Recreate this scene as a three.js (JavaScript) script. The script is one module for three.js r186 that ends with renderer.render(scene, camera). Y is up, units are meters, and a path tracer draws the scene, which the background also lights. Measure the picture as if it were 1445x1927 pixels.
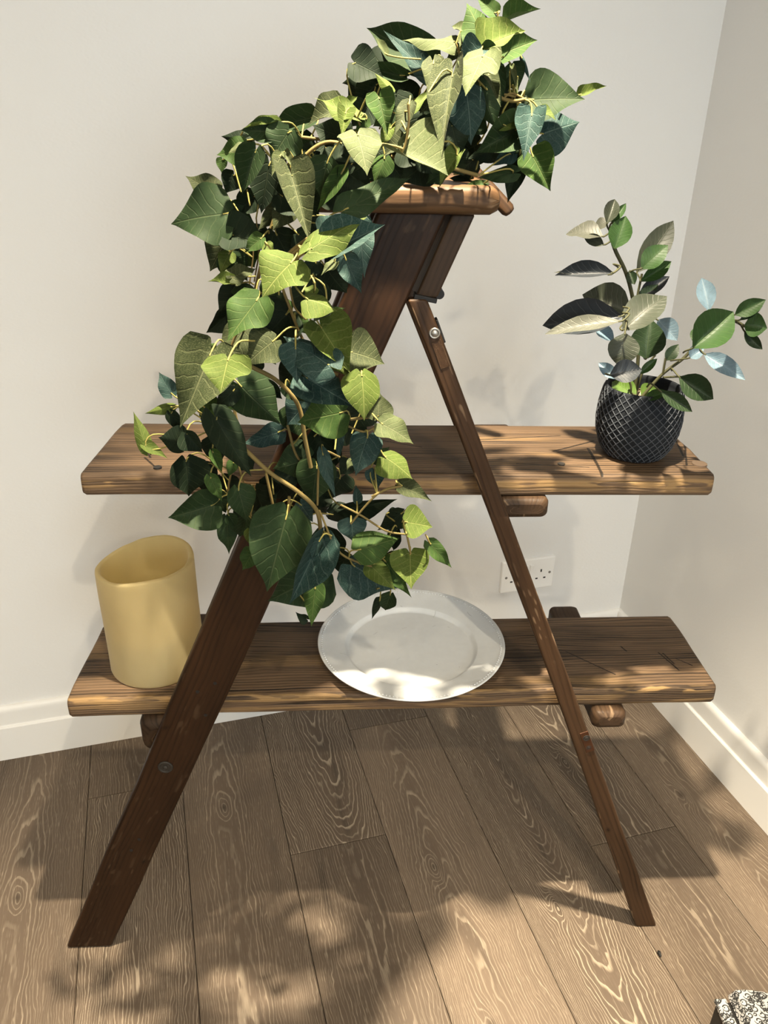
import * as THREE from 'three';
import { mergeGeometries as mergeRaw } from 'three/addons/utils/BufferGeometryUtils.js';
import { RectAreaLightUniformsLib } from 'three/addons/lights/RectAreaLightUniformsLib.js';
import { RoundedBoxGeometry } from 'three/addons/geometries/RoundedBoxGeometry.js';

// ---------------------------------------------------------------- camera, light, exposure
const scene = new THREE.Scene();
scene.background = new THREE.Color(0x9fb4c8);
const camera = new THREE.PerspectiveCamera(65.57, 1445 / 1927, 0.05, 30);
camera.rotation.order = 'YXZ';
camera.position.set(0, 1.35, 0);
camera.rotation.set(-0.46691, -0.28304, 0.01592);
const renderer = new THREE.WebGLRenderer({ antialias: true });
renderer.toneMapping = THREE.LinearToneMapping;
renderer.toneMappingExposure = 0.87;
renderer.shadowMap.enabled = true;

const CEILING = 2.3, BACK = -1.5796, RIGHT = 1.1373, LEFT = -2.5, FRONT = 2.7;
// ceiling downlights: x, z, candela, cone, colour
const DOWNLIGHTS = [
  [0.29, -0.73, 64, 0.5, [1, 0.86, 0.64]],
  [0.22, 0.62, 9, 1.45, [1, 0.85, 0.62]],
  [-1.2, -0.73, 2, 1.45, [1, 0.85, 0.62]],  // from here on: unseen lamps added for even fill
  [-1.2, 0.62, 4, 1.45, [1, 0.85, 0.62]],
  [0.22, 1.97, 11, 1.45, [1, 0.85, 0.62]],
  [-1.2, 1.97, 9, 1.45, [1, 0.85, 0.62]],
];
const WINDOW = { x0: -0.3, x1: 1.0, y0: 0.85, y1: 2.05, radiance: 8.5, colour: [0.74, 0.88, 1] };

// ---------------------------------------------------------------- helpers
function rng(seed) { let s = seed >>> 0; return () => { s = (s + 0x6d2b79f5) | 0; let t = Math.imul(s ^ (s >>> 15), 1 | s); t = (t + Math.imul(t ^ (t >>> 7), 61 | t)) ^ t; return ((t ^ (t >>> 14)) >>> 0) / 4294967296; }; }
const rand = rng(20240611);
const lerp = (a, b, t) => a + (b - a) * t, clamp = (x, a = 0, b = 1) => Math.min(b, Math.max(a, x));
const smooth = (a, b, x) => { const t = clamp((x - a) / (b - a)); return t * t * (3 - 2 * t); };
function hash(x, y, s) { let h = Math.imul(x, 374761393) ^ Math.imul(y, 668265263) ^ Math.imul(s + 11, 1274126177); h = Math.imul(h ^ (h >>> 13), 1274126177); return ((h ^ (h >>> 16)) >>> 0) / 4294967296; }
function noise(x, y, s = 0) {
  const xi = Math.floor(x), yi = Math.floor(y), fx = x - xi, fy = y - yi, u = fx * fx * (3 - 2 * fx), v = fy * fy * (3 - 2 * fy);
  return lerp(lerp(hash(xi, yi, s), hash(xi + 1, yi, s), u), lerp(hash(xi, yi + 1, s), hash(xi + 1, yi + 1, s), u), v);
}
const fbm = (x, y, s, o = 3) => { let a = 0, k = 0.5, n = 0; for (let i = 0; i < o; i++) { a += k * noise(x, y, s + i * 7); n += k; k *= 0.5; x *= 2.03; y *= 2.03; } return a / n; };
const toS = (c) => (c <= 0.0031308 ? c * 12.92 : 1.055 * Math.pow(c, 1 / 2.4) - 0.055);
// colour texture and bump texture from f(u, v) -> [r, g, b (linear), height]
function bake(w, h, f, repeat = true) {
  const col = new Uint8Array(w * h * 4), bmp = new Uint8Array(w * h * 4);
  for (let y = 0; y < h; y++) for (let x = 0; x < w; x++) {
    const [r, g, b, z] = f((x + 0.5) / w, (y + 0.5) / h), k = (y * w + x) * 4;
    col[k] = 255 * toS(clamp(r)); col[k + 1] = 255 * toS(clamp(g)); col[k + 2] = 255 * toS(clamp(b)); col[k + 3] = 255;
    bmp[k] = bmp[k + 1] = bmp[k + 2] = 255 * clamp(z); bmp[k + 3] = 255;
  }
  const mk = (d) => { const t = new THREE.DataTexture(d, w, h, THREE.RGBAFormat); t.magFilter = THREE.LinearFilter; t.minFilter = THREE.LinearMipmapLinearFilter; t.generateMipmaps = true; t.wrapS = t.wrapT = repeat ? THREE.RepeatWrapping : THREE.ClampToEdgeWrapping; t.needsUpdate = true; return t; };
  const map = mk(col); map.colorSpace = THREE.SRGBColorSpace;
  return { map, bump: mk(bmp) };
}
const mergeGeometries = (a) => mergeRaw(a.map((g) => { g = g.index ? g.toNonIndexed() : g; for (const k of Object.keys(g.attributes)) if (!['position', 'normal', 'uv'].includes(k)) g.deleteAttribute(k); return g; }));
const std = (o) => new THREE.MeshPhysicalMaterial({ specularIntensity: 0.45, ...o });
const rgb = (r, g, b) => new THREE.Color().setRGB(r, g, b);
const used = new Map();
function numbered(name) { const n = used.get(name) || 0; used.set(name, n + 1); return n ? `${name}_${String(n).padStart(3, '0')}` : name; }
function part(name, geometry, material, parent) {
  const m = new THREE.Mesh(geometry, material); m.castShadow = m.receiveShadow = true;
  m.name = parent === scene ? numbered(name) : name; parent.add(m); return m;
}
function tag(o, label, category, group) { o.userData.label = label; if (category) o.userData.category = category; if (group) o.userData.group = group; return o; }
function thing(name, label, category, group) { const g = new THREE.Group(); g.name = numbered(name); scene.add(g); return tag(g, label, category, group); }
function struct(name, geometry, material) { const m = part(name, geometry, material, scene); m.userData.kind = 'structure'; return m; }
const box = (w, h, d, x = 0, y = 0, z = 0) => new THREE.BoxGeometry(w, h, d).translate(x, y, z);
const rbox = (w, h, d, r, x = 0, y = 0, z = 0) => new RoundedBoxGeometry(w, h, d, 3, r).translate(x, y, z);
const tube = (pts, r, seg = 24, rad = 6) => new THREE.TubeGeometry(new THREE.CatmullRomCurve3(pts.map((p) => (p.isVector3 ? p : new THREE.Vector3(...p)))), seg, r, rad);

// a board swept along stations: at(t) gives centre c, half-axes a and b; the section is a rounded rectangle of edge radius r
// uv: x = metres along, y = metres around, starting at the -b edge of the +a face
function sweep(n, at, r, { deform, seg = 4, cuts = 4, uOff = 0 } = {}) {
  const ring = (A, B, rr) => {           // A, B half sizes; list of [a, b, perimeter]
    const p = [], q = Math.min(rr, A * 0.95, B * 0.95);
    const line = (a0, b0, a1, b1) => { for (let i = 0; i < cuts; i++) p.push([lerp(a0, a1, i / cuts), lerp(b0, b1, i / cuts)]); };
    const arc = (ca, cb, s) => { for (let i = 0; i < seg; i++) { const t = s + (i / seg) * Math.PI / 2; p.push([ca + q * Math.cos(t), cb + q * Math.sin(t)]); } };
    line(A, -B + q, A, B - q); arc(A - q, B - q, 0);
    line(A - q, B, -A + q, B); arc(-A + q, B - q, Math.PI / 2);
    line(-A, B - q, -A, -B + q); arc(-A + q, -B + q, Math.PI);
    line(-A + q, -B, A - q, -B); arc(A - q, -B + q, 1.5 * Math.PI);
    let s = 0; const out = p.map((v, i) => { if (i) s += Math.hypot(v[0] - p[i - 1][0], v[1] - p[i - 1][1]); return [v[0], v[1], s]; });
    out.push([p[0][0], p[0][1], s + Math.hypot(p[p.length - 1][0] - p[0][0], p[p.length - 1][1] - p[0][1])]);
    return out;
  };
  const ts = [[0, 1], [0, 0.35], [0, 0]]; for (let i = 1; i < n; i++) ts.push([i / n, 0]); ts.push([1, 0], [1, 0.35], [1, 1]);
  const pos = [], uv = [], idx = []; let K = 0;
  const v = new THREE.Vector3(), a = new THREE.Vector3(), b = new THREE.Vector3(), c = new THREE.Vector3(), e0 = new THREE.Vector3(), e1 = new THREE.Vector3();
  const S0 = at(0), S1 = at(1); e0.set(...at(0.01).c).sub(c.set(...S0.c)).normalize(); e1.set(...S1.c).sub(c.set(...at(0.99).c)).normalize();
  let len = 0, prev = null;
  ts.forEach(([t, k]) => {
    const S = at(t); c.set(...S.c); a.set(...S.a); b.set(...S.b);
    const A = a.length(), B = b.length(); a.normalize(); b.normalize();
    const inset = k * r, out = -(1 - Math.sqrt(Math.max(0, 1 - (1 - k) * (1 - k)))) * 0;
    const shift = (k === 1 ? 0 : k ? r * 0.22 : r);
    if (t === 0) c.addScaledVector(e0, shift); if (t === 1) c.addScaledVector(e1, -shift);
    if (prev) len += prev.distanceTo(c); prev = c.clone();
    const R = ring(A - inset, B - inset, r), F = ring(A, B, r); K = R.length;
    R.forEach((q, i) => { v.copy(c).addScaledVector(a, q[0]).addScaledVector(b, q[1]); if (deform) deform(v, t, q[0], q[1]); pos.push(v.x, v.y, v.z); uv.push(len + uOff, F[i][2]); });
  });
  const N = ts.length;
  for (let i = 0; i < N - 1; i++) for (let j = 0; j < K - 1; j++) { const p = i * K + j; idx.push(p, p + 1, p + K, p + 1, p + K + 1, p + K); }
  for (const i of [0, N - 1]) {           // end caps
    const m = pos.length / 3; let x = 0, y = 0, z = 0;
    for (let j = 0; j < K - 1; j++) { const p = (i * K + j) * 3; x += pos[p]; y += pos[p + 1]; z += pos[p + 2]; }
    pos.push(x / (K - 1), y / (K - 1), z / (K - 1)); uv.push(uv[i * K * 2], uv[i * K * 2 + 1] + 0.03);
    const o = pos.length / 3; for (let j = 0; j < K; j++) { const p = (i * K + j); pos.push(pos[p * 3], pos[p * 3 + 1], pos[p * 3 + 2]); uv.push(uv[p * 2], uv[p * 2 + 1]); }
    for (let j = 0; j < K - 1; j++) i ? idx.push(m, o + j, o + j + 1) : idx.push(m, o + j + 1, o + j);
  }
  const g = new THREE.BufferGeometry();
  g.setAttribute('position', new THREE.Float32BufferAttribute(pos, 3)); g.setAttribute('uv', new THREE.Float32BufferAttribute(uv, 2)); g.setIndex(idx);
  // orientation: outward test on the first side quad
  g.computeVertexNormals();
  const nn = g.attributes.normal, mid = Math.floor(N / 2) * K + 1; c.set(...at(0.5).c); v.set(pos[mid * 3], pos[mid * 3 + 1], pos[mid * 3 + 2]).sub(c); a.set(nn.getX(mid), nn.getY(mid), nn.getZ(mid));
  if (v.dot(a) < 0) { const ix = g.index.array; for (let i = 0; i < ix.length; i += 3) { const t = ix[i]; ix[i] = ix[i + 1]; ix[i + 1] = t; } g.computeVertexNormals(); }
  // weld the seam normals around the section
  for (let i = 0; i < N; i++) { const p = i * K, q = p + K - 1; a.set(nn.getX(p) + nn.getX(q), nn.getY(p) + nn.getY(q), nn.getZ(p) + nn.getZ(q)); const w = g.attributes.normal; a.set(w.getX(p) + w.getX(q), w.getY(p) + w.getY(q), w.getZ(p) + w.getZ(q)).normalize(); w.setXYZ(p, a.x, a.y, a.z); w.setXYZ(q, a.x, a.y, a.z); }
  return g;
}
function scaleUV(g, su, sv, ou = 0, ov = 0) { const u = g.attributes.uv; for (let i = 0; i < u.count; i++) u.setXY(i, u.getX(i) * su + ou, u.getY(i) * sv + ov); return g; }

// ---------------------------------------------------------------- materials
// limed oak floor: growth rings cut by the plank face, pale filler in the pores
function oak(seed, { cath = 0.5, contrast = 1, tone = 1, slope = 0.05, rings = 210 }) {
  const r = rng(seed), cx = 0.1 + (r() - 0.5) * 0.05, d0 = 0.02 + r() * 0.02, ph = r() * 20, flip = r() < 0.5 ? -1 : 1;
  const knots = [[0.05 + r() * 0.1, 0.3 + r() * 0.7], [0.04 + r() * 0.12, 0.1 + r()]];
  return bake(512, 2048, (u, v) => {
    const x = u * 0.2, y = v * 1.29, yy = flip * (y - 0.65);
    let wx = (fbm(x * 9, y * 3.2, seed, 3) - 0.5) * 0.04 + (fbm(x * 45, y * 20, seed + 3, 3) - 0.5) * 0.012;
    let depth = d0 + slope * yy + (noise(y * 3.1 + ph, 1.3, seed + 5) - 0.5) * 0.03;
    for (const [kx, ky] of knots) { const e = Math.hypot((x - kx) * 1.4, (y - ky) * 0.5); depth += 0.02 * Math.exp(-e * e * 3000); }
    const R = Math.sqrt(Math.pow((x - cx + wx) * 1.0, 2) + Math.pow(depth * cath + (1 - cath) * 0.12, 2)) + (noise(x * 130, y * 26, seed + 9) - 0.5) * 0.0016;
    const q = R * rings * (0.75 + 0.25 * cath), f = q - Math.floor(q), k = Math.floor(q);
    const strength = 0.35 + 0.65 * hash(k, 3, seed);
    const early = smooth(0.0, 0.06, f) * (1 - smooth(0.10, 0.34, f));
    const pore = noise(x * 1500, y * 70, seed + 2), pore2 = noise(x * 800, y * 24, seed + 4);
    let lime = early * strength * smooth(0.25, 0.6, 0.35 + pore * 0.6) * contrast + smooth(0.62, 0.92, pore) * 0.42 * smooth(0.3, 0.7, pore2);
    const broad = fbm(x * 16, y * 2.6, seed + 21, 3), dark = smooth(0.62, 0.95, fbm(x * 40, y * 5, seed + 31, 3)) * 0.35;
    let t = tone * (0.82 + 0.36 * broad - dark + 0.10 * (f - 0.5) * contrast + 0.06 * (pore2 - 0.5));
    for (const [kx, ky] of knots) { const e = Math.hypot((x - kx) * 1.3, (y - ky)); t *= 1 - 0.45 * Math.exp(-e * e * 9000); }
    lime = clamp(lime);
    return [lerp(0.112 * t, 0.42, lime * 0.62), lerp(0.082 * t, 0.345, lime * 0.62), lerp(0.058 * t, 0.255, lime * 0.62), 0.7 - 0.35 * lime - 0.1 * pore];
  });
}
const oakKinds = [
  oak(11, { cath: 0.95, contrast: 1.25, slope: 0.10, rings: 250, tone: 0.92 }), oak(23, { cath: 0.55, contrast: 0.6, tone: 1.0, slope: 0.04, rings: 330 }),
  oak(37, { cath: 1.0, contrast: 1.1, slope: 0.07, rings: 320, tone: 0.85 }), oak(41, { cath: 0.35, contrast: 0.65, slope: 0.03, rings: 380, tone: 0.85 }),
  oak(59, { cath: 0.85, contrast: 0.8, slope: 0.06, rings: 300, tone: 1.18 }), oak(67, { cath: 0.98, contrast: 1.15, slope: -0.09, rings: 300, tone: 0.9 }),
].map(({ map, bump }) => std({ map, bumpMap: bump, bumpScale: 0.0004, roughness: 0.52 }));

// reclaimed pine shelf: length along u (1.05 m), all round the section along v (0.47 m), starting at the back top edge
function shelfWood(seed, cutsList) {
  return bake(2048, 1024, (u, v) => {
    const x = u * 1.05, y = v * 0.47, w = (fbm(x * 4, y * 14, seed, 3) - 0.5) * 0.02;
    let yy = y + w; const top = y < 0.2, front = y >= 0.195 && y < 0.24;
    for (const [kx, ky, kr] of [[0.3, 0.12, 0.012], [0.72, 0.07, 0.012], [0.9, 0.15, 0.01], [0.55, 0.225, 0.01]]) { const dx = x - kx, dy = y - ky, e = Math.exp(-(dx * dx * 0.15 + dy * dy) / (kr * kr)); yy += dy * e * 0.9; }
    const q = yy * (top ? 150 : 210) + (noise(x * 3, y * 40, seed + 3) - 0.5) * 1.2, f = q - Math.floor(q), k = Math.floor(q), st = 0.3 + 0.7 * hash(k, 1, seed);
    const late = smooth(0.4, 0.7, f) * (1 - smooth(0.88, 1, f)) * st;
    const fine = noise(x * 50, y * 1700, seed + 4), streak = fbm(x * 2.5, y * 60, seed + 5, 3), cl = fbm(x * 9, y * 22, seed + 6, 3);
    const q2 = (yy + 0.004 * (noise(x * 7, y * 60, seed + 23) - 0.5)) * 470, f2 = q2 - Math.floor(q2), thin = smooth(0.5, 0.8, f2) * (1 - smooth(0.85, 1, f2)) * smooth(0.35, 0.8, noise(x * 3.5, Math.floor(q2) * 3.1, seed + 24));
    const blot = smooth(0.55, 0.8, fbm(x * 6, y * 22, seed + 25, 3));
    let t = 1.05 + 0.9 * (streak - 0.5) + 0.5 * (cl - 0.5) - 0.62 * late - 0.45 * thin - 0.35 * blot + 0.3 * (fine - 0.5);
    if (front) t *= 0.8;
    const crack = smooth(0.80, 0.9, noise(x * 5, y * 300, seed + 8)) * smooth(0.45, 0.7, noise(x * 7, y * 30, seed + 9));
    t -= 0.5 * crack;
    // worn golden arris along the front top edge, and lightly elsewhere
    const ragged = smooth(0.40, 0.56, fbm(x * 26, y * 130, seed + 26, 3));
    const edge = Math.exp(-Math.pow((y - 0.1985 - 0.005 * (noise(x * 22, 3.3, seed + 12) - 0.5)) / (0.0028 + 0.0075 * noise(x * 11, 7.7, seed + 13)), 2)) * smooth(0.2, 0.5, fbm(x * 13, 2.2, seed + 14, 3));
    let gold = clamp(edge * 1.35 * ragged + (front ? 0.5 * smooth(0.5, 0.68, fbm(x * 12, y * 190, seed + 15, 3)) : 0.4 * smooth(0.58, 0.8, fbm(x * 5, y * 34, seed + 16, 3)) * (1 - 0.7 * thin)));
    let z = 0.75 - 0.3 * late - 0.2 * thin - 0.45 * crack + 0.15 * gold;
    let cut = 0;
    for (const [x0, y0, x1, y1, wd] of cutsList) { const dx = x1 - x0, dy = y1 - y0, L2 = dx * dx + dy * dy, h = clamp(((x - x0) * dx + (y - y0) * dy) / L2), dd = Math.hypot(x - x0 - dx * h, y - y0 - dy * h) + 0.0006 * (noise(x * 200, y * 200, 5) - 0.5); cut = Math.max(cut, 1 - smooth(wd * 0.5, wd, dd)); }
    t = clamp(t, 0.12, 1.5) * (1 - 0.85 * cut); gold *= 1 - cut; z -= 0.5 * cut;
    const a = [0.110 * t, 0.070 * t, 0.041 * t], b = [0.33, 0.205, 0.085];
    return [lerp(a[0], b[0], gold * 0.62), lerp(a[1], b[1], gold * 0.62), lerp(a[2], b[2], gold * 0.62), z];
  });
}
const shelfMat = (seed, cuts) => { const { map, bump } = shelfWood(seed, cuts); return std({ map, bumpMap: bump, bumpScale: 0.0016, roughness: 0.6 }); };
// stained ladder pine: u along in metres / 1.4, v round in metres / 0.25
function railWood(seed, base, scuff) {
  const { map, bump } = bake(2048, 256, (u, v) => {
    const x = u * 1.4, y = v * 0.25, w = (fbm(x * 3, y * 12, seed, 3) - 0.5) * 0.03;
    const q = (y + w) * 120, f = q - Math.floor(q), st = 0.2 + 0.8 * hash(Math.floor(q), 2, seed);
    const late = smooth(0.4, 0.85, f) * (1 - smooth(0.9, 1, f)) * st, cl = fbm(x * 6, y * 18, seed + 4, 3), fine = noise(x * 40, y * 900, seed + 5);
    let t = 0.85 + 0.7 * (cl - 0.5) - 0.35 * late + 0.2 * (fine - 0.5);
    for (let i = 0; i < 8; i++) { const kx = hash(i, 1, seed) * 1.4, ky = hash(i, 2, seed) * 0.22, e = Math.hypot((x - kx) * 0.8, y - ky); t -= 0.5 * Math.exp(-e * e * 60000); }
    const sc = scuff * smooth(0.72, 0.9, noise(x * 60, y * 260, seed + 7)) * smooth(0.5, 0.75, fbm(x * 5, y * 16, seed + 8, 2));
    t = clamp(t, 0.15, 1.6);
    return [lerp(base[0] * t, 0.3, sc), lerp(base[1] * t, 0.2, sc), lerp(base[2] * t, 0.12, sc), 0.6 - 0.3 * late + 0.2 * fine];
  });
  return std({ map, bumpMap: bump, bumpScale: 0.0005, roughness: 0.5, specularIntensity: 0.3 });
}
const stileMat = railWood(101, [0.026, 0.0115, 0.0045], 0.08), strutMat = railWood(131, [0.05, 0.026, 0.0125], 0.5), treadMat = railWood(151, [0.05, 0.029, 0.016], 0.5), capMat = railWood(171, [0.10, 0.055, 0.026], 0.7);
const railUV = (g) => scaleUV(g, 1 / 1.4, 1 / 0.25, rand(), rand());

// walls: matt emulsion with faint roller stipple
const paint = bake(512, 512, (u, v) => { const z = 0.5 + 0.5 * (fbm(u * 140, v * 140, 77, 2) - 0.5); return [0.755, 0.748, 0.73, z]; });
paint.bump.repeat.set(6, 6); paint.map.repeat.set(6, 6);
const wallMat = std({ map: paint.map, bumpMap: paint.bump, bumpScale: 0.0003, roughness: 0.85 });
const ceilingMat = std({ color: rgb(0.8, 0.8, 0.79), roughness: 0.9 });
const glossMat = std({ color: rgb(0.8, 0.785, 0.75), roughness: 0.25 });
const blackMat = std({ color: rgb(0.012, 0.011, 0.01), roughness: 0.5 });
const ironMat = std({ color: rgb(0.028, 0.024, 0.02), roughness: 0.45, metalness: 0.2 });
const steelMat = std({ color: rgb(0.3, 0.29, 0.27), roughness: 0.35, metalness: 0.9 });
const whitePlastic = std({ color: rgb(0.86, 0.85, 0.82), roughness: 0.3 });

// ---------------------------------------------------------------- the room
struct('wall_back', box(RIGHT - LEFT + 0.3, CEILING + 0.3, 0.15, (RIGHT + LEFT) / 2, CEILING / 2, BACK - 0.075), wallMat);
struct('wall_right', box(0.15, CEILING + 0.3, FRONT - BACK, RIGHT + 0.075, CEILING / 2, (FRONT + BACK) / 2), wallMat);
{ // front wall, behind the viewer, with its window opening
  const W = WINDOW, s = new THREE.Shape(); s.moveTo(LEFT - 0.15, -0.15); s.lineTo(RIGHT + 0.15, -0.15); s.lineTo(RIGHT + 0.15, CEILING + 0.15); s.lineTo(LEFT - 0.15, CEILING + 0.15); s.closePath();
  const o = new THREE.Path(); o.moveTo(W.x0, W.y0); o.lineTo(W.x0, W.y1); o.lineTo(W.x1, W.y1); o.lineTo(W.x1, W.y0); o.closePath(); s.holes.push(o);
  struct('wall_front', new THREE.ExtrudeGeometry(s, { depth: 0.15, bevelEnabled: false }).translate(0, 0, FRONT), wallMat);
  const cx = (W.x0 + W.x1) / 2, cy = (W.y0 + W.y1) / 2, ww = W.x1 - W.x0, hh = W.y1 - W.y0;
  const w = struct('window_1', mergeGeometries([box(ww, 0.05, 0.06, cx, W.y0 + 0.025, FRONT + 0.09), box(ww, 0.05, 0.06, cx, W.y1 - 0.025, FRONT + 0.09), ...[W.x0 + 0.025, cx, W.x1 - 0.025].map((x) => box(0.05, hh, 0.06, x, cy, FRONT + 0.09))]), glossMat);
  for (const x of [W.x0 * 0.75 + W.x1 * 0.25, W.x0 * 0.25 + W.x1 * 0.75]) part('pane', box(ww / 2 - 0.05, hh - 0.1, 0.006, x, cy, FRONT + 0.1), std({ color: rgb(0.6, 0.7, 0.8), roughness: 0.1, emissive: rgb(...W.colour), emissiveIntensity: 2 }), w);
  RectAreaLightUniformsLib.init();
  const l = new THREE.RectAreaLight(rgb(...W.colour), W.radiance, ww, hh); l.position.set(cx, cy, FRONT + 0.04); l.lookAt(cx, cy, FRONT - 1); scene.add(l);
}
struct('wall_left', box(0.15, CEILING + 0.3, FRONT - BACK, LEFT - 0.075, CEILING / 2, (FRONT + BACK) / 2), wallMat);
struct('ceiling', box(RIGHT - LEFT, 0.12, FRONT - BACK, (RIGHT + LEFT) / 2, CEILING + 0.06, (FRONT + BACK) / 2), ceilingMat);
const floor = struct('floor', box(RIGHT - LEFT, 0.1, FRONT - BACK, (RIGHT + LEFT) / 2, -0.062, (FRONT + BACK) / 2), std({ color: rgb(0.03, 0.022, 0.016), roughness: 0.9 }));
{ // laminate oak planks, 0.2 m wide with eased edges
  const P = 0.2006, X0 = -0.2583, joints = { 0: -1.391, 2: -1.131, 3: -1.454, 5: -0.991, 1: -0.45, 4: -0.30, 6: -0.52, '-1': -0.33 };
  const kinds = { '0': [3, 0], '1': [1, 1], '2': [5, 3], '3': [3, 4], '4': [2, 2], '5': [2, 3], '6': [4, 4], '-1': [1, 1] };
  for (let k = -11; k <= 6; k++) {
    const x0 = Math.max(LEFT, X0 + k * P), x1 = k === 6 ? RIGHT : X0 + (k + 1) * P; if (x1 <= LEFT) continue;
    let z = joints[k] ?? -1.5 + hash(k, 4, 9) * 1.2; let i = 0; while (z > BACK) z -= 1.29;
    for (; z < FRONT; z += 1.29, i++) {
      const z0 = Math.max(z, BACK), z1 = Math.min(z + 1.29, FRONT), g = 0.0006, e = 0.0016, h = 0.0009;
      const pos = [], uv = [], idx = [], put = (x, y, zz) => { pos.push(x, y, zz); uv.push((x - x0) / P, (zz - z) / 1.29); };
      for (const [d, y] of [[0, -0.012], [0, -h], [e, 0]]) for (const [sx, sz] of [[0, 0], [1, 0], [1, 1], [0, 1]]) put(sx ? x1 - g - d : x0 + g + d, y, sz ? z1 - g - d : z0 + g + d);
      for (let r = 0; r < 2; r++) for (let j = 0; j < 4; j++) { const a = r * 4 + j, b = r * 4 + (j + 1) % 4; idx.push(a, a + 4, b, b, a + 4, b + 4); }
      idx.push(8, 11, 10, 8, 10, 9);
      let geo = new THREE.BufferGeometry(); geo.setAttribute('position', new THREE.Float32BufferAttribute(pos, 3)); geo.setAttribute('uv', new THREE.Float32BufferAttribute(uv, 2)); geo.setIndex(idx);
      geo = geo.toNonIndexed(); geo.computeVertexNormals();
      const kk = kinds[k]; const m = kk ? kk[Math.min(i, kk.length - 1)] : Math.floor(hash(k, i, 3) * 6);
      part('plank', geo, oakKinds[m], floor);
    }
  }
}
function skirting(name, length, place) { // stepped profile, extruded along the wall
  const s = new THREE.Shape(); s.moveTo(0, 0); s.lineTo(0.018, 0); s.lineTo(0.018, 0.090); s.lineTo(0.0165, 0.0925); s.lineTo(0.0135, 0.0935); s.lineTo(0.0125, 0.0955); s.lineTo(0.0125, 0.128); s.quadraticCurveTo(0.0125, 0.141, 0.004, 0.143); s.lineTo(0, 0.143); s.closePath();
  const m = struct(name, new THREE.ExtrudeGeometry(s, { depth: length, bevelEnabled: false, curveSegments: 8 }), glossMat); place(m); return m;
}
skirting('baseboard_right', FRONT - BACK, (m) => { m.rotation.y = Math.PI; m.position.set(RIGHT, 0, FRONT); });
skirting('baseboard_back', RIGHT - LEFT, (m) => { m.rotation.y = -Math.PI / 2; m.position.set(RIGHT, 0, BACK); });

{ // recessed ceiling downlights: bezel, lens, and the lamp itself just under the lens
  const bezel = new THREE.LatheGeometry([[0.032, 0.0], [0.034, -0.004], [0.042, -0.005], [0.046, -0.002], [0.046, 0]].map((p) => new THREE.Vector2(...p)), 32);
  DOWNLIGHTS.forEach(([x, z, cd, cone, c], i) => {
    const t = thing('ceiling_downlight', ['white recessed ceiling downlight straight above the ladder', 'white recessed ceiling downlight behind the viewer, in line with the ladder', 'white recessed downlight added as fill left of the ladder near the back wall', 'white recessed downlight added as fill behind the viewer to the left', 'white recessed downlight added as fill farthest behind the viewer on the right', 'white recessed downlight added as fill farthest behind the viewer on the left'][i], 'downlight', 'recessed downlights in the ceiling');
    t.position.set(x, CEILING, z);
    part('bezel', bezel, glossMat, t);
    part('lens', new THREE.CylinderGeometry(0.031, 0.031, 0.002, 32).translate(0, -0.001, 0), std({ color: 0xffffff, emissive: rgb(...c), emissiveIntensity: 2 }), t);
    const s = new THREE.SpotLight(rgb(...c), cd, 0, cone, 1, 2); s.position.set(x, CEILING - 0.03, z); s.target.position.set(x + (i ? 0 : 0.05), 0, z + (i ? 0 : 0.09)); s.castShadow = true; s.shadow.radius = 1; s.shadow.mapSize.set(2048, 2048);
    scene.add(s, s.target);
    if (i === 0) { const w = s.clone(); w.intensity = 1.8; w.angle = 1.4; w.color.setRGB(1, 0.96, 0.88); w.target = s.target; scene.add(w); }   // the lamp's wide spill around its beam
  });
}

// ---------------------------------------------------------------- the step ladder and what stands on it
// ladder frame: u along the ladder (left foot = 0), v up, w towards the viewer from the front of the stiles
const TURN = -0.22515, OX = -0.2012, OZ = -1.0185;
function place(g, u, v, w) { g.rotation.y = TURN; g.position.set(OX + Math.cos(TURN) * u + Math.sin(TURN) * w, v, OZ - Math.sin(TURN) * u + Math.cos(TURN) * w); return g; }
const wob = (x, s, k = 8) => (noise(x * k, s * 3.7, s) - 0.5) * 2;

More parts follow.
